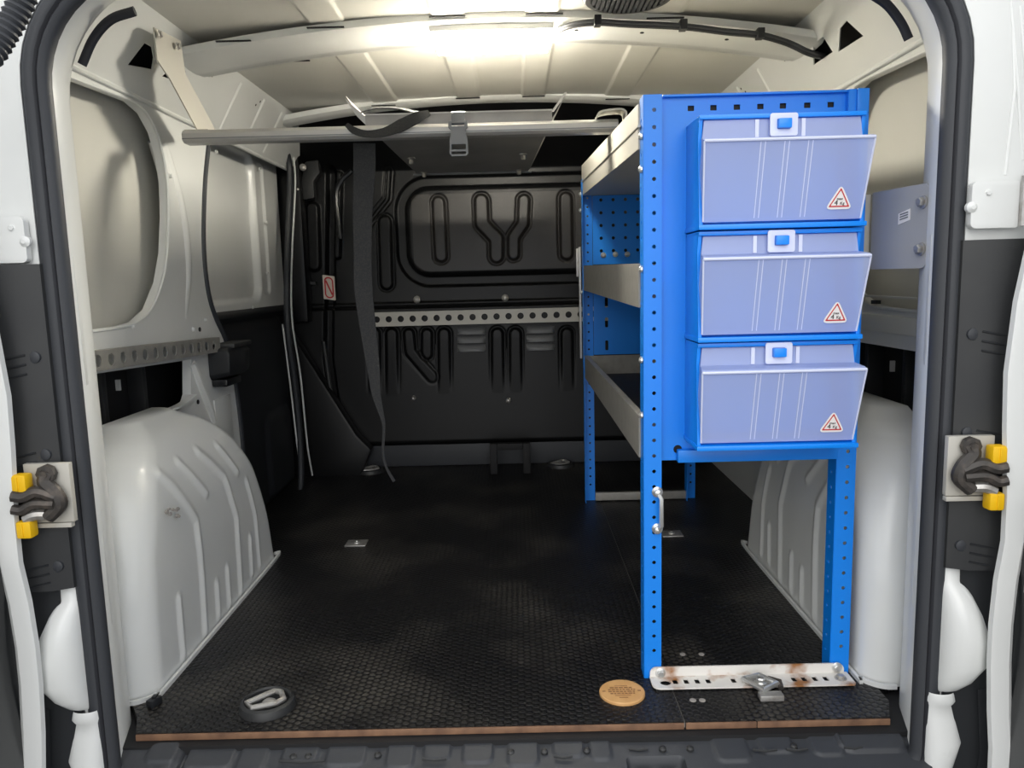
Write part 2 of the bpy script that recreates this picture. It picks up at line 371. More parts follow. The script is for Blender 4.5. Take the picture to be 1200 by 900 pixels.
# ---- exterior pillar details on both sides
for s in (-1, 1):
    sx = lambda a, b_: (min(s*a, s*b_), max(s*a, s*b_))
    off = .018 if s > 0 else 0
    # dark lamp-housing trim beside the door seal
    b = B(); prof = [(.662, -.060), (.664, -.076), (.690, -.088), (.735, -.092), (.775, -.086), (.80, -.066)]
    rows = []
    for z in np.linspace(.292, .788, 12):
        rows.append([(s*(x+off), y, z) for x, y in prof])
    b.loft(rows, cap=True)
    t = b.obj('trim_3' if s < 0 else 'trim_4', 'black_trim', None, kind='structure', label='dark grey plastic trim on the '+('left' if s < 0 else 'right')+' rear pillar')
    for zc in (.652, .505, .330):
        for k in range(3):
            z = zc-.014*k
            B().tube([(s*(.692+off), -.0885, z+.004), (s*(.712+off), -.0905, z), (s*(.755+off), -.0895, z-.008)], .0016, 6).obj('groove_rib', 'black_plastic', t)
        B().lathe((s*(.682+off), -.084, zc), (0, -1, 0), [(.009, -.004), (.009, .001), (.006, .0025)], 14).obj('screw', 'rubber', t)
    # white pressed bulge under the trim and the foot below it
    b = B(); rows = []
    for z, x1, d in ((.300, .732, .004), (.268, .733, .006), (.262, .735, .010), (.245, .745, .024), (.215, .760, .034), (.18, .772, .040), (.14, .773, .040), (.11, .752, .030), (.092, .735, .016), (.085, .728, .006)):
        x1 += off-.034
        xa, xb = .664+off, x1
        rows.append([(s*((xa+xb)/2-(xb-xa)/2*math.cos(t)), -.058-(d+.008)*math.sin(t)**.8, z) for t in np.linspace(0, PI, 13)])
    b.loft(rows).obj('body_bulge', 'white', rb, angle=60, label='rounded white pressing below the pillar trim')
    b = B(); rows = []
    for z, x1, d in ((.084, .728, .012), (.070, .73, .016), (.062, .728, .010), (.04, .732, .012), (.0, .742, .02), (-.05, .728, .02), (-.10, .71, .015)):
        x1 += off-.034
        xa, xb = .650+off, x1
        rows.append([(s*((xa+xb)/2-(xb-xa)/2*math.cos(t)), -.060-(d+.006)*math.sin(t)**.8, z) for t in np.linspace(0, PI, 11)])
    b.loft(rows).obj('pillar_foot', 'white_worn', rb, angle=60)
    # dark bumper corner
    B().prism([(s*(.690+off), .291), (s*(.86+off), .291), (s*(.86+off), -.35), (s*(.672+off), -.35), (s*(.672+off), .09), (s*(.690+off), .12)], 'y', -.0725, -.069).obj('bumper_back', 'black_plastic', tr, smooth=False)
    b = B().prism([(s*(.725+off), .09), (s*(.80+off), .10), (s*(.86+off), -.35), (s*(.69+off), -.35), (s*(.735+off), -.02)], 'y', -.075, -.058)
    bc = b.obj('bumper_corner', 'black_plastic', tr, bevel=.004)
    for k in range(2):
        B().tube([(s*(.752+off+.012*k), -.078, .03), (s*(.80+off+.01*k), -.078, -.25)], .003, 6).obj('bumper_ridge', 'black_trim', bc)
    # long press lines on the painted pillar face above the hinge
    for x0, x1, z0, z1 in ((.735, .765, 1.12, .90), (.749, .777, 1.11, .90)):
        if s > 0: B().tube([(s*x0, -.066, z0), (s*((x0+x1)/2+.001), -.068, (z0+z1)/2), (s*x1, -.066, z1)], .003, 8).obj('press_line', 'white', rb)
    B().tube([(s*(XO+.05+off), -.066, 1.09), (s*(XO+.058+off), -.067, 1.0), (s*(XO+.052+off), -.066, .88)], .0035, 8).obj('press_line', 'white', rb)

# ---- rear doors, swung open
for s, nm in ((-1, 'door_2'), (1, 'door_3')):
    off = .026 if s > 0 else 0
    d = thing(nm, (s*.78, -.12, -.2), ('left' if s < 0 else 'right')+' white rear door swung wide open', kind='structure')
    b = B(); X = lambda a: s*(a+off)
    prof_z = [(1.30, .745), (.95, .742), (.80, .722), (.70, .706), (.60, .699), (.52, .702), (.42, .709), (.35, .710), (.29, .703), (.22, .700), (.16, .701), (.08, .706), (.02, .712), (-.20, .716), (-.40, .73)]
    rows = [[(X(x), -.118, z), (X(x+.001), -.127, z), (X(x+.008), -.129, z), (X(x+.027), -.129, z), (X(x+.033), -.125, z), (X(x+.036), -.10, z), (X(x+.02), -.09, z)] for z, x in prof_z]
    b.loft(rows, close_u=True, cap=True).obj('hinge_edge', 'white', d, angle=28)
    B().box((min(X(.765), X(.80)), -.80, -.40), (max(X(.765), X(.80)), -.118, 1.30)).obj('door_shell', 'white', d, bevel=.006)
    B().box((min(X(.738), X(.768)), -.76, -.36), (max(X(.738), X(.768)), -.119, .42)).obj('door_lining', 'black_gloss', d, bevel=.005)
    if s > 0:
        zz = .335
        B().plate(rrect(-.215, -.137, .275, .338, .004), [rrect(-.212, -.139, .279, .334, .003)], .001, lambda u, v, w_: (X(.7374)+w_, u, v)).obj('sticker_outline', 'sticker_white', d)
    else:
        B().box((X(.7375), -.26, .355), (X(.738), -.14, .41)).obj('sticker', 'sticker_white', d)
    # hinge between pillar and door
    zc = .828 if s < 0 else .842
    h = thing('hinge', (s*.70, -.07, zc), parent=d, label='white painted door hinge')
    B().prism(rrect(zc-.036, zc+.030, .672+off*.6, .722+off, .008) if False else [(0,0)], 'y', 0, 0) if False else None
    B().plate(rrect(min(s*(.676+off*.4), s*(.732+off)), max(s*(.676+off*.4), s*(.732+off)), zc-.038, zc+.028, .008), [], .012, lambda u, v, w_: (u, -.078+w_, v)).obj('hinge_leaf', 'white_worn', h, bevel=.002)
    B().box((min(X(.735), X(.775)), -.13, zc-.034), (max(X(.735), X(.775)), -.09, zc+.032)).obj('hinge_arm', 'white_worn', h, bevel=.006)
    B().tube([(X(.733), -.088, zc-.036), (X(.733), -.088, zc+.034)], .006, 10).obj('hinge_pin', 'steel', h)
    B().bolt((s*(.694+off*.6), -.083, zc+.012), (0, -1, 0), .004, .004).obj('bolt', 'white_worn', h)
    B().lathe((s*(.677+off*.4), -.078, zc-.008), (0, -1, 0), [(.008, 0), (.008, .006), (.003, .01)], 12).obj('bolt', 'white', h)

# ---- side walls
WX = .80
wl = thing('wall_left', (-WX, .9, 0), 'left inner side of the van body in white paint', kind='structure')
wr = thing('wall_right', (WX, .9, 0), 'right inner side of the van body in white paint', kind='structure')
up_hole = [(.10, .668), (.40, .668), (.48, .675), (.55, .70), (.615, .76), (.655, .83), (.68, .92), (.69, 1.0), (.68, 1.06), (.655, 1.11), (.61, 1.145), (.55, 1.158), (.40, 1.152), (.10, 1.14)]
lo_hole = [(.10, .592), (.738, .565), (.722, .478), (.705, .462), (.66, .455), (.55, .44), (.50, .40), (.30, .25), (.10, .10)]
ol = [(.085, -.02), (.085, 1.175), (.975, 1.175), (.955, 1.131), (.915, 1.04), (.885, .943), (.868, .86), (.866, .784), (.880, .716), (.915, .66), (.966, .605), (1.0, .54), (1.023, .463), (1.042, .279), (1.05, -.02)]
B().plate(ol, [up_hole, lo_hole], .022, lambda u, v, w_: (-WX-.012+w_, u, v)).obj('inner_skin', 'white', wl)
olr = [(.085, -.02), (.085, 1.175), (YB, 1.175), (YB, -.02)]
up_r = [(.10, .60)]+[(a, b_) for a, b_ in up_hole[1:]]
B().plate(olr, [up_hole, [(.10, .592), (.90, .585), (.93, .57), (.93, .30), (.10, .10)], rrect(1.0, 1.7, .66, 1.12, .06)], .022, lambda u, v, w_: (WX+.012-w_, u, v)).obj('inner_skin', 'white', wr)
for s, W_ in ((-1, wl), (1, wr)):
    # recessed outer panel behind the upper opening: gently bowed sheet
    def bow(U, V): return s*(.848+.022*np.sin(np.clip((V-.6)/.65, 0, 1)*PI)), U, V
    y1 = .95 if s < 0 else YB
    B().field(np.linspace(.06, y1, 24), np.linspace(.62, 1.20, 20), bow).obj('outer_panel', 'lamp_cream', W_)
    # rolled lip round the upper opening
    B().tube([(s*(WX+.001), a, b_) for a, b_ in smooth_path([(a, b_, 0) for a, b_ in up_hole[1:-1]], 3) for _ in (0,)] if False else [(s*(WX+.002), p[0], p[1]) for p in smooth_path([(a, b_, 0) for a, b_ in up_hole[:]], 3)], .004, 6).obj('rolled_lip', 'white', W_)
    # black cavity behind the lower opening
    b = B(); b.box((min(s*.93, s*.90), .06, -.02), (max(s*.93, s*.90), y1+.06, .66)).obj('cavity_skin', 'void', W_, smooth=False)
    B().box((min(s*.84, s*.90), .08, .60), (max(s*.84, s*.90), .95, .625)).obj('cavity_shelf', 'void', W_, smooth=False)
    for y in (.42, .60):
        B().box((min(s*.86, s*.90), y, .30), (max(s*.86, s*.90), y+.018, .60)).obj('cavity_rib', 'black_trim', W_, bevel=.004)
    B().box((min(s*.89, s*.905), .548, .515), (max(s*.89, s*.905), .554, .540)).obj('cavity_clip', 'white', W_, smooth=False)
    # exterior skin that closes the body
    B().box((min(s*.93, s*.95), -.04, -.35), (max(s*.93, s*.95), 2.0, 1.36)).obj('body_side', 'white', W_, smooth=False)
    # cant rail: sloped surface between wall top and roof, with two real holes
    L_ = 1.76
    A = Vector((s*WX, 0, 1.165)); T_ = Vector((s*.705, 0, 1.335)); nrm = Vector((-(T_-A).z, 0, (T_-A).x)).normalized()
    ln = (T_-A).length
    if s < 0: hs = [[at(155, 79, x=-.762), at(170, 51, x=-.742), at(181, 57, x=-.738), at(184, 70, x=-.745), at(181, 83, x=-.758)],
                    [at(191, 90, x=-.762), at(197, 83, x=-.755), at(202, 94, x=-.762)], [at(208, 73, x=-.742), at(213, 74, x=-.742), at(216, 84, x=-.75), at(212, 80, x=-.75)]]
    else: hs = [[at(951, 53, x=.735), at(960, 46, x=.73), at(974, 62, x=.755), at(957, 74, x=.765)],
                [at(980, 36, x=.735), at(989, 26, x=.735), at(1007, 45, x=.755), at(987, 58, x=.77)]]
    holes = [[(q[1], (Vector(q)-Vector((A.x, q[1], A.z))).dot((T_-A).normalized())) for q in h] for h in hs]
    holes = [[(a, min(max(b_, .01), ln-.01)) for a, b_ in h] for h in holes]
    D = (T_-A).normalized()
    B().plate([(.07, 0), (.07, ln), (L_, ln), (L_, 0)], holes, .003, lambda u, v, w_: tuple(Vector((A.x, u, A.z))+D*v+nrm*w_)).obj('cant_rail', 'white', W_)
    B().box((min(s*.72, s*.93), .06, 1.165), (max(s*.72, s*.93), 1.9, 1.168)).obj('cant_backing', 'void', W_, smooth=False) if False else None
    B().plate([(.07, 0), (.07, ln), (L_, ln), (L_, 0)], [], .002, lambda u, v, w_: tuple(Vector((A.x+s*.03, u, A.z+.03))+D*v+nrm*w_)).obj('cant_cavity', 'void', W_)
    B().tube([(s*.705, .12, 1.333), (s*.705, 1.76, 1.333)], .008, 8).obj('drip_seam', 'white', W_)
    B().tube([(s*(WX-.002), .10, 1.168), (s*(WX-.002), 1.76, 1.168)], .006, 8).obj('wall_seam', 'white', W_)
    for k, y in enumerate((.80, .815, .845, .86, 1.18, 1.2, 1.46, 1.49)):
        p = Vector((A.x, y, A.z))+D*(ln*(.78 if k % 2 else .7))
        B().lathe(p-nrm*.0 if s < 0 else p, nrm if nrm.x*s < 0 else -nrm, [(.0035, -.001), (.0035, .0022), (.001, .0023)], 8).obj('small_hole', 'void', W_)
    for y in (1.02, 1.22, 1.40):
        p = Vector((A.x, y, A.z)); B().tube([tuple(p+D*.02-nrm*(.002*s)), tuple(p+D*(ln-.03))], .006, 6).obj('press_rib', 'white', W_)
# small fasteners and slots on the C-pillar
for px, py, r in ((199, 206, .006), (155, 383, .004), (226, 386, .006), (240, 375, .004)):
    q = at(px, py, x=-WX); B().bolt(q, (1, 0, 0), r*.8, .006).obj('bolt', 'white_worn', wl)
for px, py in ((234, 386), (232, 471), (265, 447), (258, 476), (261, 488)):
    q = at(px, py, x=-WX); B().lathe(q, (1, 0, 0), [(.006, -.002), (.006, .0014), (.001, .0014)], 10).obj('small_hole', 'void', wl)
B().tube(smooth_path([(-.806, .745, .555), (-.803, .775, .50), (-.803, .83, .42), (-.81, .86, .36)], 5), .014, 10).obj('press_rib', 'white', wl)
B().tube(smooth_path([(-.822, .70, 1.10), (-.816, .76, .95), (-.816, .77, .80), (-.822, .73, .67)], 5), .022, 12).obj('press_rib', 'white', wl)
B().box((-.802, .86, .30), (-.797, .98, .44)).obj('press_panel', 'white', wl, bevel=.003)
B().box((WX-.006, .12, .618), (WX+.01, .95, .655)).obj('press_panel', 'white', wr, bevel=.006)
B().box((WX-.003, .12, .69), (WX+.01, .95, .694)).obj('press_panel', 'white', wr, bevel=.001)
q = at(1027, 354, x=WX); B().box((q[0]-.006, q[1]-.012, q[2]-.004), (q[0]+.004, q[1]+.012, q[2]+.004)).obj('clip', 'black_plastic', wr)

# ---- wheel arches
ZS = [0, .03, .08, .134, .20, .25, .30, .34, .37, .395, .42, .44, .455, .466]
def arch(s, W_, name='wheel_arch'):
    zs = np.concatenate([np.linspace(0, .33, 90), np.linspace(.335, .474, 46)])
    yr = np.interp(zs, [0, .1, .2, .3, .36, .42, .455, .474], [.095, .10, .110, .132, .158, .208, .265, .35])
    yf = np.interp(zs, [0, .134, .28, .37, .42, .455, .474], [.858, .832, .768, .70, .645, .595, .53])
    xi = np.interp(zs, [0, .2, .3, .37, .42, .455, .474], [.650, .653, .660, .676, .700, .732, .77])
    for a in (yr, yf, xi):
        k = np.ones(13)/13; p = np.pad(a, 6, mode='edge'); a[4:] = np.convolve(p, k, 'valid')[4:]
    ribs = [([(.235, .02), (.24, .135)], .010), ([(.345, .02), (.355, .14), (.36, .26), (.30, .35), (.27, .385)], .013), ([(.42, .02), (.425, .09)], .010),
            ([(.485, .02), (.49, .10)], .010), ([(.56, .02), (.575, .20), (.54, .31), (.46, .385)], .013), ([(.64, .03), (.65, .12)], .009),
            ([(.70, .03), (.70, .16), (.67, .26)], .010), ([(.43, .30), (.36, .385)], .011), ([(.62, .30), (.56, .375)], .010)]
    rows = []
    for z, r0, f0, x in zip(zs, yr, yf, xi):
        rc = min(.055+.05*max(0, z-.25)/.2, (.82-x)*.9); rf = min(.05, (.82-x)*.9)
        row = []
        for t in np.linspace(0, 1, 8, endpoint=False): row.append((.82-(.82-x-rc)*t, r0))
        for a in np.linspace(0, PI/2, 22, endpoint=False): row.append((x+rc-rc*math.sin(a), r0+rc-rc*math.cos(a)))
        for t in np.linspace(0, 1, 190, endpoint=False): row.append((x, r0+rc+(f0-rf-r0-rc)*t))
        for a in np.linspace(0, PI/2, 10, endpoint=False): row.append((x+rf-rf*math.cos(a), f0-rf+rf*math.sin(a)))
        for t in np.linspace(0, 1, 6): row.append((x+rf+(.82-x-rf)*t, f0))
        rows.append([(p, q, z) for p, q in row])
    G = np.array(rows); Y = G[..., 1]; Z = G[..., 2]
    h = np.zeros_like(Y)
    for pl, r in ribs: h = np.maximum(h, .0055*step(seg_dist(Y, Z, pl)-r*.7, .022))
    mask = np.clip((Y-yr[:, None]-.05)/.03, 0, 1)
    G[..., 0] -= h*mask
    G[..., 0] *= s
    b = B().loft([[tuple(p) for p in r] for r in G])
    b.add([tuple(p) for p in G[-1]], [tuple(range(G.shape[1]))])
    a = b.obj(name, 'white', W_, angle=60, label=('left' if s < 0 else 'right')+' white wheel arch with pressed ribs')
    # welded flange at the foot
    fp = [(s*.70, .088, .004), (s*.675, .092, .004), (s*.650, .118, .004), (s*.644, .17, .004), (s*.644, .80, .004), (s*.66, .855, .004)]
    B().ribbon(smooth_path(fp, 5), (0, 0, 1), .008, .006).obj('foot_flange', 'white_worn', a)
    # ledge above the arch against the wall
    tp = [(s*.795, .26, .385), (s*.795, .31, .435), (s*.795, .38, .463), (s*.795, .62, .462), (s*.795, .72, .475)]
    B().ribbon(smooth_path(tp, 5), (1, 0, 0), .02, .005).obj('top_flange', 'white', a)
    return a
al = arch(-1, wl); ar = arch(1, wr)
# scuffs on the arches (chipped paint)
def chip(px, py, x, sz, par, n=6):
    b = B()
    for i in range(n):
        q = at(px+random.uniform(-sz, sz), py+random.uniform(-sz, sz)*.7, x=x); e = random.uniform(.002, .005)
        b.lathe((q[0], q[1], q[2]), (1, -.3, 0), [(e, -.003), (e*.9, .0012), (e*.2, .0014)], 5, random.random()*6)
    return b.obj('chipped_paint', 'scuff', par)
chip(203, 601, -.652, 8, al, 9)
b = B(); b.tube([at(1022, 646, x=.668), at(1042, 659, x=.70)], .0018, 5); b.obj('scratch', 'ink', ar) if False else None

# ---- ceiling
ce = thing('ceiling', (0, .8, 1.34), 'white van roof with pressed ribs, tinted cream for the lamp light', kind='structure')
def roof(U, V):
    z = 1.352-.055*U**2
    for a, b_ in ((-.425, -.345), (-.145, -.07), (.07, .145), (.345, .425)):
        z = z-.005*step(np.abs(U-(a+b_)/2)-(b_-a)/2, .008)*step(np.abs(V-1.18)-.30, .02)-.005*step(np.abs(U-(a+b_)/2)-(b_-a)/2, .008)*step(np.abs(V-.36)-.29, .02)
    return U, V, z
B().field(np.linspace(-.72, .72, 420), np.linspace(.06, 1.53, 90), roof).obj('roof_skin', 'lamp_cream', ce, angle=60)
bowf = lambda x: 1.333-.115*x*x
def bowrows(y0, y1, dz=0.0, x0=-.752, x1=.752, up=.022):
    rows = []
    for x in np.linspace(x0, x1, 41):
        z = bowf(x)+dz
        rows.append([(x, y0, z+up), (x, y0, z+.006), (x, y0+.012, z), (x, (y0+y1)/2-.02, z-.004), (x, (y0+y1)/2+.02, z-.004), (x, y1-.03, z+.001), (x, y1-.026, z+.006), (x, y1-.008, z+.006), (x, y1, z+.010), (x, y1, z+up)])
    return rows
B().loft(bowrows(.64, .84)).obj('roof_bow', 'white', ce, angle=50, label='pressed cross bow under the roof')
B().loft(bowrows(1.44, 1.53, .012)).obj('front_header', 'white', ce, angle=50)
B().loft(bowrows(.07, .22, -.02, up=.06)).obj('rear_header', 'white', ce, angle=50)
for (a, b_, y) in ((-.43, -.345, .636), (-.15, -.068, .636), (.07, .155, .636), (.345, .43, .636), (-.43, -.35, 1.436), (-.15, -.07, 1.436), (.07, .145, 1.436), (.345, .425, 1.436), (-.64, -.56, .636), (-.56, -.48, .846)):
    z = bowf((a+b_)/2)+.012
    B().box((a, y-.003, z-.0012), (b_, y+.003, z+.0012)).obj('shadow_gap', 'void', ce, smooth=False)
B().box((-.96, -.03, 1.40), (.96, 2.0, 1.44)).obj('outer_roof', 'white', ce, smooth=False)
for x, y in ((.19, .70), (.345, .70), (.545, .70)):
    B().lathe((x, y, bowf(x)-.002), (0, 0, -1), [(.005, -.002), (.005, .002), (.002, .003)], 8).obj('clip_hole', 'void', ce)

# ---- bulkhead
wf = thing('wall_front', (0, YB, 0), 'black steel bulkhead between cab and load space', kind='structure')
def bx(px, py): q = at(px, py, y=YB); return q[0], q[2]
def bulk(U, V):
    y = np.full_like(U, YB)
    y = y-.33*np.clip((V-1.17)/.18, 0, 1.2)**1.3                       # upper part leans back towards the roof header
    h = np.zeros_like(U)                                                # h>0 stands proud towards the load space
    x0, zt = bx(468, 214); _, zb = bx(600, 327); x1 = .40
    d = rbox_sdf(U, V, -.405, x1, zb, zt, .11)
    h += .012*step(np.abs(d)-.020, .012)*-1.4                           # groove ring round the blind window
    h += .006*step(d+.03, .012)
    def slot(pts, r, hh=.008):
        nonlocal h
        D = seg_dist(U, V, [bx(*p) for p in pts]); h += hh*step(D-r, .010)
        h -= .005*step(np.abs(D-r-.008)-.004, .006)
    slot([(514, 238), (517, 300)], .022)
    slot([(564, 236), (565, 262), (582, 280), (582, 300)], .024)
    slot([(614, 235), (613, 262), (602, 278), (602, 298)], .020)
    slot([(663, 233), (664, 297)], .022)
    slot([(451, 260), (453, 332)], .022)
    slot([(456, 200), (454, 233), (431, 262)], .008, -.010)
    h0 = h; h = np.zeros_like(U)
    for x, yb in ((440, 480), (460, 480), (521, 500), (583, 500), (604, 490), (664, 500)):
        slot([(x, 391), (x+1, yb)], .021, .009)
    slot([(480, 391), (482, 412), (507, 441)], .019, .009); slot([(501, 391), (501, 414)], .019, .009)
    h = h0+h*np.clip((V-.30)/.22, 0, 1)                                 # the flutes run out towards the bottom
    zl = bx(560, 358)[1]
    h += .020*step(V-zl, .012)*step(-(V-.10), .03)                      # lower half stands a little proud
    h += .008*step(np.abs(V-zl-.012)-.007, .008)
    # left-hand channel by the door post
    D = seg_dist(U, V, [bx(367, 245), bx(369, 310)]); h += .018*step(D-.024, .014)
    D = seg_dist(U, V, [bx(398, 205), bx(396, 300)]); h += .02*step(D-.012, .012)
    D = seg_dist(U, V, [bx(388, 200), bx(386, 420), bx(400, 520)]); h -= .03*step(D-.016, .012)
    h -= .03*step(-(U+.66), .02)*step(V-.62, .02)*0
    # bottom kick strip set back under the panel
    h -= .05*step(V-.096, .012)
    return U, y-h, V
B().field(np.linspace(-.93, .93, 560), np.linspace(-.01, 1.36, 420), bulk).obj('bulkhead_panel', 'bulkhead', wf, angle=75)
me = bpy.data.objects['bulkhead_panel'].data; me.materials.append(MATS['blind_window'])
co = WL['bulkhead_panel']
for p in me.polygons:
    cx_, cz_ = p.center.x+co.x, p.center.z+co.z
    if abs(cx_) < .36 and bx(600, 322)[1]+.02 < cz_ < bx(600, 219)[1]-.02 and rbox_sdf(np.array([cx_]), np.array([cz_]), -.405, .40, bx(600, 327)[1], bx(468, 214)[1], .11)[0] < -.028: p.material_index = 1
B().box((-.95, YB+.10, -.4), (.95, YB+.16, 1.42)).obj('cab_side', 'void', wf, smooth=False)
def louvre(px, py, wpx):
    (x0, z0) = bx(px-wpx/2, py); (x1, _) = bx(px+wpx/2, py); z0 -= 0
    b = B(); rows = []
    for x, k in ((x0, .15), (x0+.012, .8), (x0+.03, 1), (x1-.03, 1), (x1-.012, .8), (x1, .15)):
        rows.append([(x, YB-.018, z0+.016), (x, YB-.022-.010*k, z0+.012), (x, YB-.024-.020*k, z0-.004), (x, YB-.024-.018*k, z0-.012), (x, YB-.018, z0-.013)])
    return b.loft(rows, cap=True).obj('louvre', 'grey_plastic', wf, angle=50)  # grey instead of panel black stands in for lamp light caught here
for px in (553, 633):
    for k, py in enumerate((388, 398, 408)): louvre(px, py-(1.5 if px > 600 else 0), 33)
for px, py, r in ((489, 351, .011), (592, 349, .011), (486, 465, .007), (596, 468, .008)):
    x, z = bx(px, py); yy = YB-.012-(.02 if py > 400 else 0)
    b = B().lathe((x, yy, z), (0, -1, 0), [(r*1.3, -.01), (r*1.3, .004), (r*.9, .007), (r*.5, .009)], 14)
    b.obj('bolt', 'steel', wf)
for px, py in ((349, 222), (346, 352), (362, 441), (367, 506), (370, 540), (355, 196)):
    q = at(px, py, y=1.75); B().lathe(q, (.3, -1, 0), [(.013, -.01), (.013, .0), (.008, .003), (.008, .007), (.004, .009)], 12).obj('bolt', 'steel', wf)
# door-post trim pieces at the left of the bulkhead
B().tube(smooth_path([at(412, 200, y=1.78), at(400, 212, y=1.78), at(394, 228, y=1.78), at(397, 262, y=1.78), at(399, 280, y=1.78)], 5), .010, 8).obj('belt_guide', 'black_gloss', wf)
B().plate([bx(*p) for p in ((362, 192), (377, 190), (379, 205), (372, 215), (373, 234), (360, 236), (358, 214))], [], .04, lambda u, v, w_: (u, YB-.04+w_, v)).obj('belt_anchor', 'black_trim', wf, bevel=.006)
B().plate([bx(*p) for p in ((344, 198), (386, 184), (387, 187), (350, 204), (350, 330), (372, 330), (372, 334), (344, 334))], [], .02, lambda u, v, w_: (u, YB-.02+w_, v)).obj('post_trim', 'black_trim', wf, bevel=.003)
B().tube([at(379, 400, y=1.77), at(390, 480, y=1.77)], .008, 8).obj('conduit', 'black_trim', wf)
kick = B().box((-.62, YB+.012, .002), (.62, YB+.03, .09)).obj('kick_panel', 'rubber', wf, bevel=.003)
B().prism([(-.86, -.02), (-.60, -.02), (-.545, .10), (-.60, .16), (-.86, .62)], 'y', 1.72, 1.79).obj('post_foot', 'bulkhead', wf, bevel=.012)
B().box((-.86, 1.74, .60), (-.765, 1.82, 1.24)).obj('post_cover', 'bulkhead', wf, bevel=.015)

# ---- sliding door on the left
sdn = thing('door_1', (-.86, 1.35, -.02), 'sliding side door with white upper panel and black lower lining', kind='structure')
yl = lambda px, py: at(px, py, x=-.845)[1:]
def sdoor(U, V):
    h = np.zeros_like(U)
    d = rbox_sdf(U, V, .98, 1.46, .70, 1.18, .05); h -= .022*step(d, .02)
    d = rbox_sdf(U, V, 1.49, 1.56, .72, 1.16, .02); h -= .008*step(d, .012)
    return -.845+h, U, V
B().field(np.linspace(.86, 1.72, 200), np.linspace(.655, 1.30, 130), sdoor).obj('upper_panel', 'white', sdn, angle=60)
def slow(U, V):
    h = .02*step(rbox_sdf(U, V, .9, 1.66, .0, .62, .06), .05)
    h += .015*step(rbox_sdf(U, V, 1.35, 1.62, .02, .30, .04), .03)
    return -.85+h+.03*step(np.abs(V-.655)-.012, .02), U, V
B().field(np.linspace(.86, 1.74, 120), np.linspace(-.06, .675, 110), slow).obj('lower_lining', 'black_plastic', sdn, angle=60)
for px, py in ((252, 178), (303, 198), (311, 261), (312, 320), (295, 360)):
    y, z = yl(px, py); B().bolt((-.843, y, z), (1, 0, 0), .005, .006).obj('bolt', 'white_worn', sdn)
# rear and front seals of that doorway
sp = [(a, b_) for a, b_ in ol[2:]]
B().tube(smooth_path([(-.803, a+.004, b_) for a, b_ in sp[:-1]]+[(-.803, 1.046, .0)], 4), .011, 8, ry=.009).obj('trim_5', 'rubber', label='black rubber seal on the rear edge of the sliding doorway', kind='structure')
fs = [at(248, 155, x=-.80), at(300, 163, x=-.79), at(325, 170, x=-.785), at(337, 182, x=-.78), at(340, 215, x=-.78), at(337, 300, x=-.78), at(337, 380, x=-.78), at(346, 450, x=-.78), at(352, 520, x=-.78), at(352, 575, x=-.78), at(340, 597, x=-.785), at(322, 612, x=-.79)]
B().tube(smooth_path(fs, 5), .016, 8, ry=.011).obj('trim_6', 'rubber', label='black rubber seal on the front edge of the sliding doorway', kind='structure')
fs2 = [at(343, 176, x=-.775), at(346, 215, x=-.77), at(342, 300, x=-.77), at(342, 372, x=-.77), at(352, 440, x=-.77), at(360, 520, x=-.77), at(366, 557, x=-.77)]
B().tube(smooth_path(fs2, 5), .0035, 6).obj('trim_7', 'white', label='thin white painted edge beside the sliding door seal', kind='structure')
fs3 = [at(331, 380, x=-.79), at(340, 450, x=-.79), at(348, 520, x=-.79), at(354, 570, x=-.79), at(345, 592, x=-.80), at(320, 613, x=-.81)]
B().tube(smooth_path(fs3, 5), .003, 6).obj('trim_8', 'white', label='thin white lower edge of the sliding door opening', kind='structure')
B().box((-.90, 1.06, -.05), (-.79, 1.72, -.012)).obj('step_well', 'black_plastic', sdn, smooth=False)
# black moulded stop on the C-pillar
st = thing('door_stop', (-.79, .92, .54), 'black moulded plastic buffer on the white pillar below the left wall rail', 'door stop')
b = B(); rows = []
for u, k in ((0, .75), (.01, .95), (.03, 1), (.12, 1), (.15, .92), (.16, .7)):
    rows.append([(-.80, .845+u, .555+.028*k), (-.75, .845+u, .555+.028*k), (-.742, .845+u, .555+.012), (-.745, .845+u, .555-.05*k), (-.80, .845+u, .555-.062*k)])
b.loft(rows, cap=True).obj('buffer_body', 'black_plastic', st, bevel=.003)
B().box((-.80, .855, .476), (-.757, .965, .497)).obj('buffer_foot', 'black_gloss', st, bevel=.006)
B().box((-.80, .88, .580), (-.74, 1.02, .592)).obj('buffer_lip', 'black_trim', st, bevel=.003)

# ================================================================== THINGS
# ---- shelving rack
RX0, RX1, RY0, RY1, RZ = .256, .637, .145, 1.31, 1.052
rk = thing('shelving_rack', (.45, .74, 0), 'tall blue metal shelving rack with three grey trays along the right wall', 'shelving')
def post(x, y, w_, face, z1=RZ, pitch=.0286, right=False):
    n = int((z1-.03)/pitch)
    hol = [circ(x+w_*.5+.002, z1-.025-k*pitch, .0036, 8) for k in range(n)]
    b = B().plate([(x, .0), (x+w_, .0), (x+w_, z1), (x, z1)], hol, .002, lambda u, v, t: (u, y+t, v))
    hol2 = [circ(.020, z1-.039-k*pitch, .0036, 8) for k in range(n)]
    sg = 1 if face > 0 else -1
    b.plate([(0, 0), (.036, 0), (.036, z1), (0, z1)], hol2, .002, lambda u, v, t: (x+t, y+sg*u, v))
    return b.obj('post', 'blue', rk, smooth=False)
post(RX0, RY0, .031, 1); post(RX1-.034, RY0, .034, 1)
post(RX0-.006, RY1, .034, -1); post(RX1-.05, RY1, .034, -1)
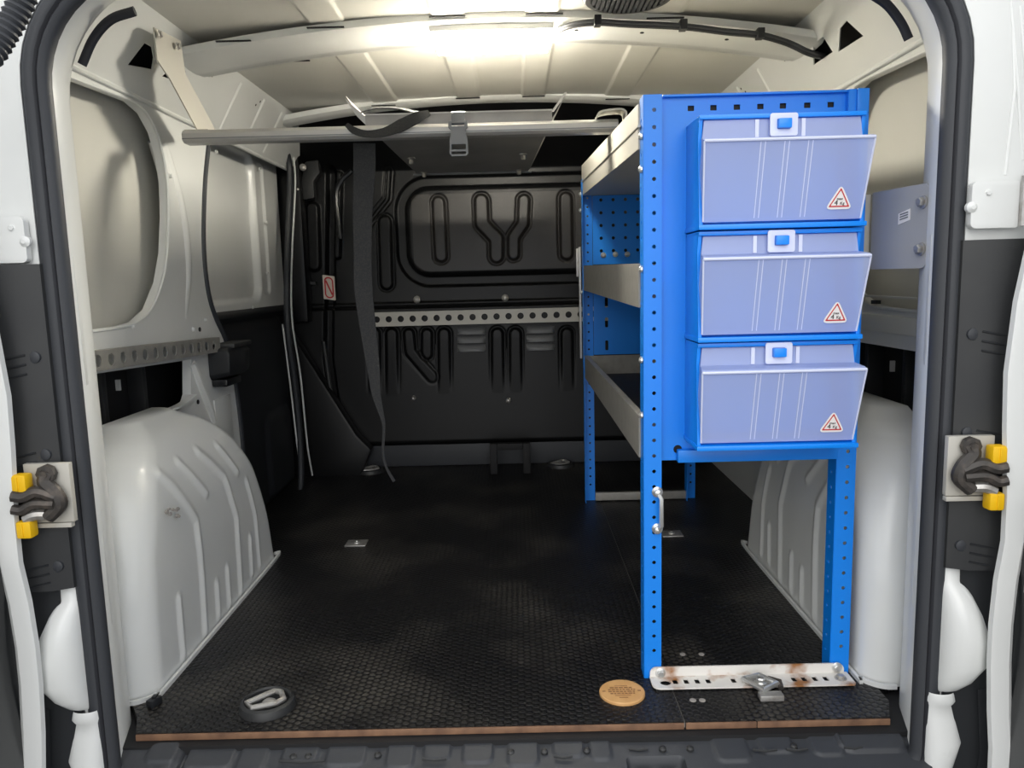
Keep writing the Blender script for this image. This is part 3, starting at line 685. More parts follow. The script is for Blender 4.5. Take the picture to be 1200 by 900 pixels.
# perforated end sheet that carries the bins
hol = [rrect(q-.0055, q+.0055, 1.030-.0045, 1.030+.0045, .001, 2) for q in [at(p, 125, y=.18)[0] for p in (806, 832, 859, 886, 912, 940, 967)]]
B().plate([(RX0+.031, .415), (RX0+.06, .415), (RX0+.06, .425), (RX1-.034, .425), (RX1-.034, RZ), (RX0+.031, RZ)], hol+[circ(at(791, 530, y=.18)[0], .435, .008, 12)], .002, lambda u, v, t: (u, RY0+.012+t, v)).obj('end_panel', 'blue', rk, smooth=False)
B().box((RX0+.034, RY0+.016, .43), (RX1-.036, RY0+.020, RZ-.006)).obj('end_panel_backing', 'void', rk, smooth=False)
B().box((RX0+.06, RY0-.004, .413), (RX1-.034, RY0+.012, .436)).obj('end_panel_flange', 'blue', rk, bevel=.002)
B().box((RX0+.033, RY0+.002, RZ-.004), (RX1, RY0+.03, RZ)).obj('end_panel_cap', 'blue', rk, bevel=.001)
B().box((RX1-.022, RY0-.006, 1.012), (RX1-.002, RY0-.001, RZ)).obj('corner_tab', 'blue', rk, bevel=.001)
# trays
def tray(z0f, z1f, z0r, z1r, m, nm='shelf_tray', mouth=0):
    y0, y1, x0, x1 = RY0+.034, RY1-.005, RX0-.003, RX1-.01
    t = thing(nm, ((x0+x1)/2, (y0+y1)/2, z0f), parent=rk)
    def lip(name, p, q):
        (xa, ya), (xb, yb) = p, q; f = lambda y, a, b_: a+(b_-a)*(y-y0)/(y1-y0)
        za0, za1, zb0, zb1 = f(ya, z0f, z0r), f(ya, z1f, z1r), f(yb, z0f, z0r), f(yb, z1f, z1r)
        nx, ny = (yb-ya), -(xb-xa); ll = math.hypot(nx, ny); nx, ny = nx/ll*.0012, ny/ll*.0012
        v = [(xa-nx, ya-ny, za0), (xb-nx, yb-ny, zb0), (xb-nx, yb-ny, zb1), (xa-nx, ya-ny, za1), (xa+nx, ya+ny, za0), (xb+nx, yb+ny, zb0), (xb+nx, yb+ny, zb1), (xa+nx, ya+ny, za1)]
        B().add(v, [(0,1,2,3),(7,6,5,4),(0,4,5,1),(1,5,6,2),(2,6,7,3),(3,7,4,0)]).obj(name, m, t, smooth=False)
    lip('tray_lip', (x0, y0), (x0, y1)); lip('tray_lip', (x1, y0), (x1, y1))
    lip('tray_lip', (x0, y1), (x1, y1)); lip('tray_lip', (x0, y0), (x1, y0))
    # rolled upper edge on the aisle side
    B().ribbon([(x0+.006, y0, z1f), (x0+.006, y1, z1r)], (1, 0, 0), .014, .003).obj('rolled_edge', m, t, smooth=False)
    b = B(); b.add([(x0, y0, z0f+.004), (x1, y0, z0f+.004), (x1, y1, z0r+.004), (x0, y1, z0r+.004), (x0, y0, z0f), (x1, y0, z0f), (x1, y1, z0r), (x0, y1, z0r)], [(0,1,2,3),(7,6,5,4),(0,4,5,1),(1,5,6,2),(2,6,7,3),(3,7,4,0)])
    b.obj('tray_base', m, t, smooth=False)
    return t
tray(.416, .492, .423, .491, 'galv'); t2 = tray(.692, .769, .706, .783, 'galv'); t3 = tray(.968, 1.043, 1.006, 1.098, 'galv_light')
B().box((RX0+.004, RY0+.03, .425), (RX1-.016, RY1-.02, .432)).obj('rubber_mat', 'mat_dark', rk, smooth=False)
# folded crease and the short end gusset on the top tray
B().tube([(RX0-.0045, RY0+.02, 1.005), (RX0-.0045, RY1-.01, 1.048)], .003, 6).obj('tray_crease', 'galv_light', t3)
# far end sheets (towards the bulkhead)
def farsheet(z0, z1, holes):
    B().plate([(RX0+.028, z0), (RX1-.05, z0), (RX1-.05, z1), (RX0+.028, z1)], holes, .002, lambda u, v, t: (u, RY1-.014+t, v)).obj('end_panel', 'blue', rk, smooth=False)
farsheet(.787, 1.004, [circ(x, z, .0055, 8) for x in np.arange(RX0+.055, RX1-.06, .039) for z in np.arange(.83, .99, .040)])
farsheet(.495, .704, [rrect(x-.005, x+.005, z-.016, z+.016, .003, 2) for x in np.arange(RX0+.07, RX1-.06, .12) for z in (.525, .60, .665)])
def sidehole_bolts():
    for z in (.985, .93, .76, .60, .50):
        B().lathe((RX0-.002, RY0+.008, z), (-1, 0, 0), [(.006, 0), (.006, .003), (.003, .006)], 10).obj('bolt', 'chrome', rk)
    for z in (1.01, .96, .70):
        B().lathe((RX0-.008, RY1-.01, z), (-1, 0, 0), [(.007, 0), (.007, .003), (.003, .007)], 10).obj('bolt', 'chrome', rk)
    for px, py in ((707, 299), (721, 298), (735, 298)):
        q = at(px, py, y=RY1-.015); B().lathe((q[0], RY1-.0155, q[2]), (0, -1, 0), [(.009, 0), (.009, .004), (.004, .008)], 10).obj('bolt', 'chrome', rk)
sidehole_bolts()
B().box((RX0-.016, RY1-.004, .483), (RX0-.010, RY1+.025, .845)).obj('end_strip', 'alu', rk, bevel=.001)
B().box((RX0-.024, RY1+.004, .75), (RX0-.016, RY1+.02, .84)).obj('end_strip_clip', 'steel', rk, bevel=.001)
B().box((RX0+.028, RY1-.02, .004), (RX1-.05, RY1-.004, .030)).obj('foot_rail', 'galv', rk, bevel=.001)
# chrome pull handle on the front post
hd = thing('handle', (.285, RY0-.01, .33), parent=rk, label='small chrome pull handle on the blue post')
z0, z1 = at(770, 619, y=RY0)[2], at(770, 576, y=RY0)[2]
for z in (z0, z1):
    B().lathe((.279, RY0-.001, z), (0, -1, 0), [(.010, 0), (.010, .003), (.006, .006), (.006, .012), (.002, .014)], 14).obj('handle_foot', 'chrome', hd)
B().tube([(.279, RY0-.010, z0), (.284, RY0-.016, z0+.008), (.284, RY0-.016, z1-.010), (.279, RY0-.010, z1)], .004, 8).obj('handle_bar', 'chrome', hd)
# perforated angle foot with rust
ft = thing('foot_plate', (.45, .15, 0), parent=rk, label='white perforated angle foot with rust stains')
x0, x1 = at(764, 805, z=0)[0], at(998, 798, z=0)[0]
zt = .024
xs = [at(p, 802, z=0)[0] for p in (791, 804, 817, 830, 860, 932, 944, 957, 970)]
yo = at(880, 808, z=0)[1]
B().plate(rrect(x0, x1, yo, RY0-.004, (.014, .006, .001, .001), 5), [rrect(x-.0045, x+.0045, yo+.014, yo+.032, .002, 2) for x in xs]+[circ(at(779, 801, z=0)[0], yo+.02, .010, 14)], .003, lambda u, v, t: (u, v, .0045+t)).obj('foot_base', 'rust_white', ft)
B().plate(rrect(x0+.001, x1-.006, .003, zt, (.001, .001, .012, .012), 5), [], .003, lambda u, v, t: (u, RY0-.005+t, v)).obj('foot_upright', 'rust_white', ft)
for px, py in ((774, 789), (981, 782)):
    q = at(px, py, y=RY0-.008); B().bolt((q[0], RY0-.006, q[2]), (0, -1, 0), .007, .008).obj('bolt', 'chrome', ft)
q = at(985, 795, z=.006); B().bolt((q[0], q[1], .006), (0, 0, 1), .008, .007).obj('bolt', 'steel', ft)
# clamping lashing ring bolted through the foot
q = at(891, 803, z=.01)
lr = thing('lashing_clamp', (q[0], q[1], .004), 'shiny metal lashing clamp bolted through the rusty angle foot', 'lashing ring')
c = Vector((q[0], q[1], .012))
def dia(a, b_): return [(c.x-a, c.y+a*.5), (c.x+a*.2, c.y+a*.95), (c.x+a*1.05, c.y-a*.2), (c.x-a*.1, c.y-a*1.05)]
B().tube([(*p, c.z+.004) for p in dia(.026, 0)], .0055, 8, closed=True).obj('ring', 'chrome', lr)
B().prism(dia(.022, 0), 'z', .007, .013).obj('clamp_plate', 'steel', lr, bevel=.002)
B().bolt((c.x, c.y, .013), (0, 0, 1), .008, .012).obj('bolt', 'chrome', lr)
B().box((c.x-.012, c.y-.04, .001), (c.x+.03, c.y-.022, .012)).obj('clamp_foot', 'steel', lr, bevel=.002)
B().tube([(c.x+.02, c.y+.02, .012), (c.x+.036, c.y+.004, .014), (c.x+.034, c.y-.012, .010)], .005, 8).obj('spring_clip', 'mech', lr)

# ---- tilt-out bins
BX0, BX1, BYB = .331, .597, RY0+.010
BH = .1825
def bin_unit(z0, label):
    r = thing('tilt_bin', ((BX0+BX1)/2, .10, z0), label, 'storage bin', 'tilt-out bins on the rack end')
    H = BH-.002
    Y = lambda d: BYB-d                 # d = distance in front of the end panel
    side = [(Y(0), z0), (Y(.096), z0), (Y(.096), z0+.012), (Y(.084), z0+H-.035), (Y(.093), z0+H), (Y(0), z0+H)]
    hs = thing('housing', ((BX0+BX1)/2, .12, z0), parent=r, label='bright blue plastic housing')
    B().prism(side, 'x', BX0, BX0+.006).obj('housing_side', 'blue_plastic', hs, bevel=.001)
    B().prism(side, 'x', BX1-.006, BX1).obj('housing_side', 'blue_plastic', hs, bevel=.001)
    B().box((BX0, Y(.095), z0+H-.007), (BX1, Y(0), z0+H)).obj('housing_top', 'blue_plastic', hs, bevel=.0015)
    B().box((BX0-.002, Y(.104), z0), (BX1+.002, Y(0), z0+.008)).obj('housing_floor', 'blue_plastic', hs, bevel=.0015)
    B().box((BX0, Y(.006), z0), (BX1, Y(0), z0+H)).obj('housing_back', 'blue_plastic', hs)
    # translucent bin
    bn = thing('bin', ((BX0+BX1)/2, .06, z0+.01), parent=r, label='translucent frosted tilt-out bin')
    a, b_ = BX0+.006, BX1-.006
    prof = [(Y(.096), z0+.012), (Y(.127), z0+.134), (Y(.122), z0+.139), (Y(.092), z0+.143), (Y(.090), z0+H-.008)]
    bb = B(); t = .002
    # front: a bit wider at the lip
    wid = [0, .006, .006, .001, -.002]
    rows = [[(a-w_, y, z), (b_+w_, y, z)] for (y, z), w_ in zip(prof, wid)]
    bb.loft(rows)
    for sx_, xx in ((-1, a), (1, b_)):
        pts = [(xx+sx_*w_, y, z) for (y, z), w_ in zip(prof, wid)]
        pts += [(xx, Y(.012), z0+H-.010), (xx, Y(.012), z0+.012)]
        bb.add(pts, [tuple(range(len(pts)))])
    bb.add([(a, Y(.096), z0+.012), (b_, Y(.096), z0+.012), (b_, Y(.012), z0+.012), (a, Y(.012), z0+.012)], [(0,1,2,3)])
    bb.obj('bin_body', 'clear', bn, angle=20, recalc=False)
    lip = [(a-.006, Y(.1275), z0+.135), (b_+.006, Y(.1275), z0+.135)]
    B().tube(lip, .0026, 8).obj('bin_lip', 'clear_edge', bn)
    for xx, sx_ in ((a, -1), (b_, 1)):
        B().tube([(xx, Y(.097), z0+.013), (xx+sx_*.006, Y(.1275), z0+.135)], .0016, 6).obj('bin_rim', 'clear_edge', bn)
    for fr in (.338, .485, .63):
        xx = a+(b_-a)*fr
        for dx in (-.0035, .0035):
            B().prism([(Y(.0965), z0+.014), (Y(.1268), z0+.132), (Y(.121), z0+.1315), (Y(.091), z0+.014)], 'x', xx+dx-.0006, xx+dx+.0006).obj('divider', 'clear_edge', bn, smooth=False)
        if fr != .485:
            B().box((xx-.003, Y(.0935), z0+.144), (xx+.003, Y(.0905), z0+H-.009)).obj('divider', 'clear_edge', bn, smooth=False)
    xm = a+(b_-a)*.50
    lt = thing('latch', (xm, Y(.095), z0+.165), parent=r, label='blue snap latch with clear guard')
    B().plate(rrect(xm-.022, xm+.022, z0+.144, z0+H-.001, .004), [rrect(xm-.011, xm+.011, z0+.155, z0+.171, .002)], .003, lambda u, v, w_: (u, Y(.0975)+w_, v)).obj('latch_guard', 'clear_edge', lt, bevel=.0008)
    B().box((xm-.0105, Y(.107), z0+.1555), (xm+.0105, Y(.088), z0+.1705)).obj('latch_tab', 'blue_plastic', lt, bevel=.002)
    # warning sticker on the sloping front
    P0 = Vector((0, Y(.096), z0+.012)); P1 = Vector((0, Y(.127), z0+.134)); D = (P1-P0).normalized(); Nn = Vector((0, D.z, -D.y)) if False else Vector((0, -D.z, D.y))
    cx = a+(b_-a)*.852
    f = lambda off: (lambda u, v, w_: tuple(Vector((cx+u, P0.y, P0.z))+D*(v+.016)+Nn*(off+w_)))
    def tri(sz, r=.004):
        pts = [(-sz/2, 0), (sz/2, 0), (0, sz*.9)]; out = []
        for i in range(3):
            p = Vector(pts[i]); u = (Vector(pts[i-1])-p).normalized(); v = (Vector(pts[(i+1) % 3])-p).normalized()
            for k in range(5):
                t_ = k/4; q = p+(u*(1-t_)**2+v*t_**2)*r*1.6; out.append((q.x, q.y))
        return out
    sk = thing('sticker', (cx, Y(.13), z0+.03), parent=r, label='white triangular sticker with red border reading max 4 kg')
    B().plate(tri(.044, .006), [], .0006, f(.0012)).obj('sticker_sheet', 'sticker_white', sk, smooth=False)
    o1 = [(x, y+.0038) for x, y in tri(.0335, .001)]; o2 = [(x, y+.0058) for x, y in tri(.0275, .001)]
    B().plate(o1, [o2], .0004, f(.0019)).obj('red_border', 'sticker_red', sk, smooth=False)
    g = f(.0019)
    B().text('max', .0058, lambda u, v, w_: g(u, v+.0150, w_)).obj('lettering', 'ink', sk, smooth=False)
    B().text('4', .0115, lambda u, v, w_: g(u-.0052, v+.0068, w_)).obj('lettering', 'ink', sk, smooth=False)
    B().text('Kg', .0068, lambda u, v, w_: g(u+.0046, v+.0074, w_)).obj('lettering', 'ink', sk, smooth=False)
    return r
zb = .4545
bin_unit(zb+2*BH, 'uppermost of the three blue tilt-out bins with frosted front')
bin_unit(zb+BH, 'middle of the three blue tilt-out bins with frosted front')
bin_unit(zb, 'lowest of the three blue tilt-out bins with frosted front')

# ---- roof cross bar, its hanger and bracket
cb = thing('cross_bar', (-.22, .60, 1.085), 'long aluminium bar across the load space below the roof', 'bar')
B().prism([(.580, 1.078), (.590, 1.072), (.622, 1.072), (.628, 1.078), (.628, 1.096), (.622, 1.100), (.588, 1.100), (.580, 1.092)], 'x', -.713, .272).obj('bar_profile', 'alu', cb, bevel=.0008)
B().box((-.712, .5785, 1.0795), (.271, .5802, 1.0815)).obj('bar_groove', 'grey_plastic', cb, smooth=False)
hg = thing('hanger_plate', (-.71, .58, 1.1), 'pale bent sheet hanger holding the left end of the cross bar', 'bracket')
pts = [at(*p, x=-.70)[1:] for p in ((182, 32), (213, 48), (218, 87), (252, 152), (233, 156), (200, 93), (185, 70))]
B().plate(pts, [], .003, lambda u, v, w_: (-.70-.02*(v-1.1)+w_, u, v)).obj('hanger_sheet', 'galv_light', hg, smooth=False)
for px, py in ((187, 40), (208, 54)):
    q = at(px, py, x=-.695); B().bolt(q, (1, 0, 0), .006, .006).obj('bolt', 'steel', hg)
B().box((-.715, .60, 1.098), (-.66, .66, 1.104)).obj('hanger_foot', 'galv_light', hg, smooth=False)
bk = thing('bar_bracket', (.28, .60, 1.0), 'cream bent metal bracket joining the cross bar to the top shelf tray', 'bracket')
B().ribbon(smooth_path([(.222, .585, 1.100), (.228, .585, 1.110), (.245, .585, 1.114), (.272, .585, 1.116), (.284, .585, 1.112), (.287, .585, 1.10), (.287, .585, 1.04), (.287, .585, .99)], 4), (0, 1, 0), .05, .004).obj('hook_strip', 'galv_light', bk)
B().plate([(.264, 1.075), (.287, 1.10), (.287, .995), (.264, 1.0)], [], .003, lambda u, v, w_: (u, .612+w_, v)).obj('web_plate', 'galv', bk)
for x, z in ((.274, 1.055), (.276, 1.03), (.268, 1.02)):
    B().bolt((x, .608, z), (0, -1, 0), .006, .01).obj('bolt', 'chrome', bk)

# ---- grey sheet trough resting on the bar
tg = thing('pipe_trough', (-.1, 1.0, 1.10), 'grey sheet metal trough with upturned sides resting on the cross bar', 'trough')
b = B(); rows = []
for y, xa, xb, z in ((.600, -.312, .134, 1.104), (1.40, -.296, .094, 1.100)):
    rows.append([(xa-.030, y, z+.060), (xa, y, z+.014), (xa+.012, y, z), (xb-.010, y, z), (xb, y, z+.014), (xb+.022, y, z+.055)])
rows2 = [[(x, y, z+.004) for x, y, z in r] for r in rows]
b.loft(rows); b.loft(rows2)
n = 6
for i in (0,):
    b.add(rows[0]+rows2[0], [(k, k+1, n+k+1, n+k) for k in range(n-1)]); b.add(rows[1]+rows2[1], [(k, k+1, n+k+1, n+k) for k in range(n-1)])
b.obj('trough_sheet', 'grey_sheet', tg, smooth=False)
B().box((-.300, .596, 1.101), (.124, .600, 1.124)).obj('front_lip', 'grey_sheet', tg, bevel=.001)
B().box((-.300, .594, 1.1235), (.124, .602, 1.1265)).obj('lip_edge', 'alu', tg, smooth=False)
B().add([(-.345, .599, 1.163), (-.300, .599, 1.122), (-.300, .599, 1.104), (-.318, .599, 1.122), (-.345, .602, 1.163), (-.300, .602, 1.122), (-.300, .602, 1.104), (-.318, .602, 1.122)], [(0,1,2,3),(7,6,5,4),(0,4,5,1),(1,5,6,2),(2,6,7,3),(3,7,4,0)]).obj('flange_end', 'alu', tg, smooth=False)
B().add([(.122, .599, 1.122), (.128, .599, 1.122), (.160, .599, 1.164), (.154, .599, 1.164), (.122, .602, 1.122), (.128, .602, 1.122), (.160, .602, 1.164), (.154, .602, 1.164)], [(0,1,2,3),(7,6,5,4),(0,4,5,1),(1,5,6,2),(2,6,7,3),(3,7,4,0)]).obj('flange_end', 'alu', tg, smooth=False)
B().box((-.296, 1.398, 1.094), (.094, 1.404, 1.100)).obj('rear_edge', 'grey_plastic', tg, smooth=False)
for px, py in ((482, 186), (497, 202), (613, 181), (608, 199)):
    q = at(px, py, z=1.10); B().lathe((q[0], q[1], 1.102), (0, 0, -1), [(.011, 0), (.011, .003), (.007, .005), (.007, .016), (.004, .018)], 8).obj('bolt', 'steel', tg)
# ---- webbing strap
sp_ = thing('tie_down_strap', (-.30, .66, .4), 'dark grey webbing strap hanging from the trough to near the floor', 'strap')
YS = .66
pl = [(427, 168), (427, 200), (425, 250), (425, 300), (426, 340), (430, 375), (434, 405), (438, 435), (441, 462), (447, 485), (450, 500), (449, 530), (453, 548), (462, 564)]
wd = [.052, .052, .046, .042, .044, .040, .036, .030, .022, .012, .007, .006, .006, .008]
B().ribbon(smooth_path([at(*p, y=YS) for p in pl], 3), (1, 0, 0), [float(q) for q in np.interp(np.linspace(0, 13, 40), range(14), wd)], .0025).obj('hanging_webbing', 'webbing', sp_)
lp = [at(406, 146, y=.575), at(415, 153, y=.570), at(430, 157, y=.568), at(450, 155, y=.568), at(470, 147, y=.568), at(488, 138, y=.572), at(503, 132, y=.585)]
B().ribbon(smooth_path(lp, 4), [(0, .3+.0*i, 1) for i in range(25)], [float(q) for q in np.interp(np.linspace(0, 6, 25), range(7), [.010, .016, .016, .020, .030, .026, .012])], .003).obj('twisted_webbing', 'webbing', sp_)
lp = [at(420, 133, y=.66), at(440, 127, y=.67), at(465, 127, y=.68), at(485, 131, y=.66), at(500, 134, y=.62)]
B().ribbon(smooth_path(lp, 4), (0, 1, .3), .03, .003).obj('loose_webbing', 'webbing', sp_)
bu = thing('strap_buckle', (-.10, .575, 1.08), 'grey plastic side-release buckle hanging over the cross bar', 'buckle')
qa, qb = at(537, 131, y=.574), at(538, 186, y=.574); xm = (qa[0]+qb[0])/2
zz = lambda py: at(538, py, y=.574)[2]
B().ribbon([(xm, .592, zz(131)+.004), (xm, .5725, zz(132)), (xm, .5715, zz(147))], (1, 0, 0), .030, .002).obj('webbing', 'grey_plastic', bu)
wv = .021
B().plate([(xm-wv, zz(143)), (xm+wv, zz(143)), (xm+wv+.001, zz(150)), (xm+wv-.006, zz(154)), (xm+wv-.001, zz(164)), (xm+wv, zz(181)), (xm+wv-.005, zz(184)), (xm-wv+.005, zz(184)), (xm-wv, zz(181)), (xm-wv+.001, zz(164)), (xm-wv+.006, zz(154)), (xm-wv-.001, zz(150))],
          [rrect(xm-.014, xm+.014, zz(149), zz(145.5), .001, 2), rrect(xm-.016, xm+.016, zz(176), zz(170), .001, 2), rrect(xm-.016, xm+.016, zz(181.5), zz(178.5), .001, 2)], .009, lambda u, v, w_: (u, .566+w_, v)).obj('buckle_body', 'grey_plastic', bu, bevel=.0012)

# ---- perforated lashing rails
def rail(name, p0, p1, h, pitch, r, t, label, face, m='galv'):
    A, Bv = Vector(p0), Vector(p1); L_ = (Bv-A).length; D = (Bv-A).normalized(); up = Vector((0, 0, 1)); N_ = Vector(face)
    hl = [circ(x, h/2, r, 14) for x in np.arange(pitch*.5, L_-r, pitch)]
    rr = thing(name, tuple((A+Bv)/2), label, 'lashing rail')
    fn = lambda u, v, w_: tuple(A+D*u+up*v+N_*w_)
    B().plate([(0, 0), (L_, 0), (L_, h), (0, h)], hl, .003, fn).obj('rail_strip', m, rr, smooth=False)
    B().plate([(0, 0), (L_, 0), (L_, .0025), (0, .0025)], [], .022, lambda u, v, w_: tuple(A+D*u+up*v-N_*(.010)+N_*w_)).obj('rail_flange', m, rr, smooth=False)
    B().plate([(0, h-.0025), (L_, h-.0025), (L_, h), (0, h)], [], .022, lambda u, v, w_: tuple(A+D*u+up*v-N_*(.010)+N_*w_)).obj('rail_flange', m, rr, smooth=False)
    return rr
a0, a1 = at(435, 383, y=YB-.055), at(682, 376.5, y=YB-.055)
rail('lashing_rail', a0, (.62, a0[1], a1[2]), .055, .0465, .0125, .003, 'pale perforated lashing rail across the black bulkhead', (0, -1, 0), 'galv_light')
rail('lashing_rail', (-.775, .09, .598), (-.775, .868, .572), .040, .0475, .0125, .003, 'grey perforated lashing rail along the left wall', (1, 0, 0), 'galv')

# ---- floor fittings
def lashing_cup(q, rad, label, tilt=0):
    t = thing('lashing_cup', (q[0], q[1], 0), label, 'lashing ring')
    B().lathe((q[0], q[1], 0), (0, 0, 1), [(rad, 0), (rad, .003), (rad*.93, .013), (rad*.82, .016), (rad*.76, .013), (rad*.74, .005), (rad*.01, .004)], 32).obj('cup', 'black_trim', t)
    k = rad*.68; tri_ = [(q[0]-k*1.0, q[1]-k*.35), (q[0]+k*.15, q[1]+k*.75), (q[0]+k*.55, q[1]+k*.62), (q[0]+k*.85, q[1]+k*.0), (q[0]+k*.55, q[1]-k*.30), (q[0]-k*.6, q[1]-k*.72)]
    P_ = [tri_[i] for i in range(6)]
    B().tube([(*p, .014+.002*math.sin(i)) for i, p in enumerate(P_)], rad*.105, 8, closed=True).obj('ring', 'steel', t)
    B().lathe((q[0]+rad*.05, q[1], .004), (0, 0, 1), [(rad*.26, 0), (rad*.24, .006), (rad*.12, .010)], 14).obj('screw', 'steel', t)
    return t
lashing_cup(at(314, 828, z=0), .050, 'dark plastic cup with triangular lashing ring near the left rear floor corner')
lashing_cup(at(434, 553, z=0), .055, 'black cup with lashing ring in front of the bulkhead beside the strap end')
lashing_cup(at(657, 546, z=0), .055, 'black cup with lashing ring in front of the bulkhead near the rack')
def floor_plate(px, py, label):
    q = at(px, py, z=0); t = thing('floor_socket', (q[0], q[1], 0), label, 'floor fitting')
    B().box((q[0]-.030, q[1]-.026, 0), (q[0]+.030, q[1]+.026, .003)).obj('socket_plate', 'steel', t, bevel=.0015)
    B().lathe((q[0], q[1], .003), (0, 0, 1), [(.010, 0), (.010, .003), (.005, .003), (.004, .001)], 12).obj('screw', 'chrome', t)
floor_plate(418, 637, 'small square steel fitting on the open black floor beyond the left wheel arch')
floor_plate(787, 626, 'small square steel fitting on the floor under the shelving rack')
# round wooden disc with burnt lettering
q = at(729, 813, z=0); RD = .041
wd_ = thing('wooden_disc', (q[0], q[1], 0), 'round pale wooden disc with burnt lettering on the floor', 'disc')
B().lathe((q[0], q[1], 0), (0, 0, 1), [(RD, 0), (RD, .004), (RD*.96, .0055), (.001, .0055)], 40).obj('disc_body', 'wood', wd_)
for k, (dy, hw) in enumerate(((.017, .012), (.011, .021), (.0045, .025), (-.002, .025), (-.0085, .022), (-.015, .014), (-.022, .008))):
    th = .0007 if k in (0, 5, 6) else .0011
    if k in (1, 2, 3, 4):
        x = -hw
        while x < hw-.003:
            l = random.uniform(.003, .008)
            B().box((q[0]+x, q[1]+dy-th*1.5, .0055), (q[0]+min(x+l, hw), q[1]+dy+th*1.5, .0059)).obj('burnt_mark', 'wood_dark', wd_, smooth=False); x += l+.0016
    else:
        B().box((q[0]-hw, q[1]+dy-th, .0055), (q[0]+hw, q[1]+dy+th, .0059)).obj('burnt_mark', 'wood_dark', wd_, smooth=False)
for x in (-.033, .031):
    B().box((q[0]+x-.003, q[1]-.0015, .0055), (q[0]+x+.003, q[1]+.0015, .0059)).obj('burnt_mark', 'wood_dark', wd_, smooth=False)
# small black hoop bracket by the bulkhead
fb = thing('floor_hoop', (0, 1.68, 0), 'black square hoop bracket standing on the floor against the bulkhead', 'bracket')
ya = 1.70; xa, xb, zt_ = -.082, .074, at(597, 519, y=ya)[2]
B().box((xa, ya-.015, 0), (xa+.028, ya+.015, zt_)).obj('hoop_leg', 'void', fb, bevel=.004)
B().box((xb-.028, ya-.015, 0), (xb, ya+.015, zt_)).obj('hoop_leg', 'void', fb, bevel=.004)
B().box((xa+.0281, ya-.015, zt_-.026), (xb-.0281, ya+.015, zt_)).obj('hoop_top', 'void', fb, bevel=.004)
q = at(182, 826, z=0)
cl = thing('floor_clip', (q[0], q[1], 0), 'tiny black plastic clip at the foot of the left wheel arch', 'clip')
B().prism([(q[0]-.012, q[1]-.010), (q[0]+.002, q[1]-.014), (q[0]+.010, q[1]+.008), (q[0]-.004, q[1]+.012)], 'z', 0, .014).obj('clip_body', 'black_plastic', cl, bevel=.002)
B().box((q[0]-.004, q[1]-.004, .014), (q[0]+.004, q[1]+.006, .018)).obj('clip_tab', 'black_plastic', cl, bevel=.001)

# ---- grey bolted plate on the right pillar
mp = thing('mounting_plate', (.71, .13, .75), 'grey flat mounting plate bolted between the right pillar and the rack', 'plate')
PA, PB = Vector(at(1022, 270, y=.155)), Vector(at(1089, 265, y=.012)); D = (PB-PA); D.z = 0; L_ = D.length; D.normalize(); N_ = Vector((D.y, -D.x, 0))
zl0, zl1 = at(1022, 313, y=.155)[2], at(1022, 224, y=.155)[2]
fnp = lambda u, v, w_: tuple(Vector((PA.x, PA.y, 0))+D*u+Vector((0, 0, v))+N_*w_)
B().plate(rrect(0, L_, zl0-.004, zl1-.003, (.001, .016, .012, .001), 5), [], .003, fnp).obj('plate_sheet', 'plate_grey', mp, smooth=False)
B().plate(rrect(-.028, .0, zl0+.001, zl1-.004, .001, 2), [], .003, lambda u, v, w_: tuple(Vector(fnp(0, v, w_))+Vector((u, .012+u*.0, 0)))).obj('plate_fold', 'galv_light', mp, smooth=False)
for px, py in ((1083, 237), (1080, 292)):
    t = .90; q = at(px, py, y=.03); B().bolt(fnp(L_*.91, q[2], .002), tuple(N_), .0075, .010).obj('bolt', 'steel', mp)
z0 = at(1062, 255, y=.09)[2]
B().plate([(L_*.50, z0-.012), (L_*.70, z0-.006), (L_*.70, z0+.012), (L_*.50, z0+.006)], [], .0006, lambda u, v, w_: fnp(u, v, .0022+w_)).obj('label_sheet', 'sticker_white', mp, smooth=False)
for k in range(3):
    B().plate([(L_*.53, z0-.005+.004*k), (L_*.67, z0-.002+.004*k), (L_*.67, z0+.000+.004*k), (L_*.53, z0-.003+.004*k)], [], .0004, lambda u, v, w_: fnp(u, v, .0028+w_)).obj('label_print', 'grey_plastic', mp, smooth=False)

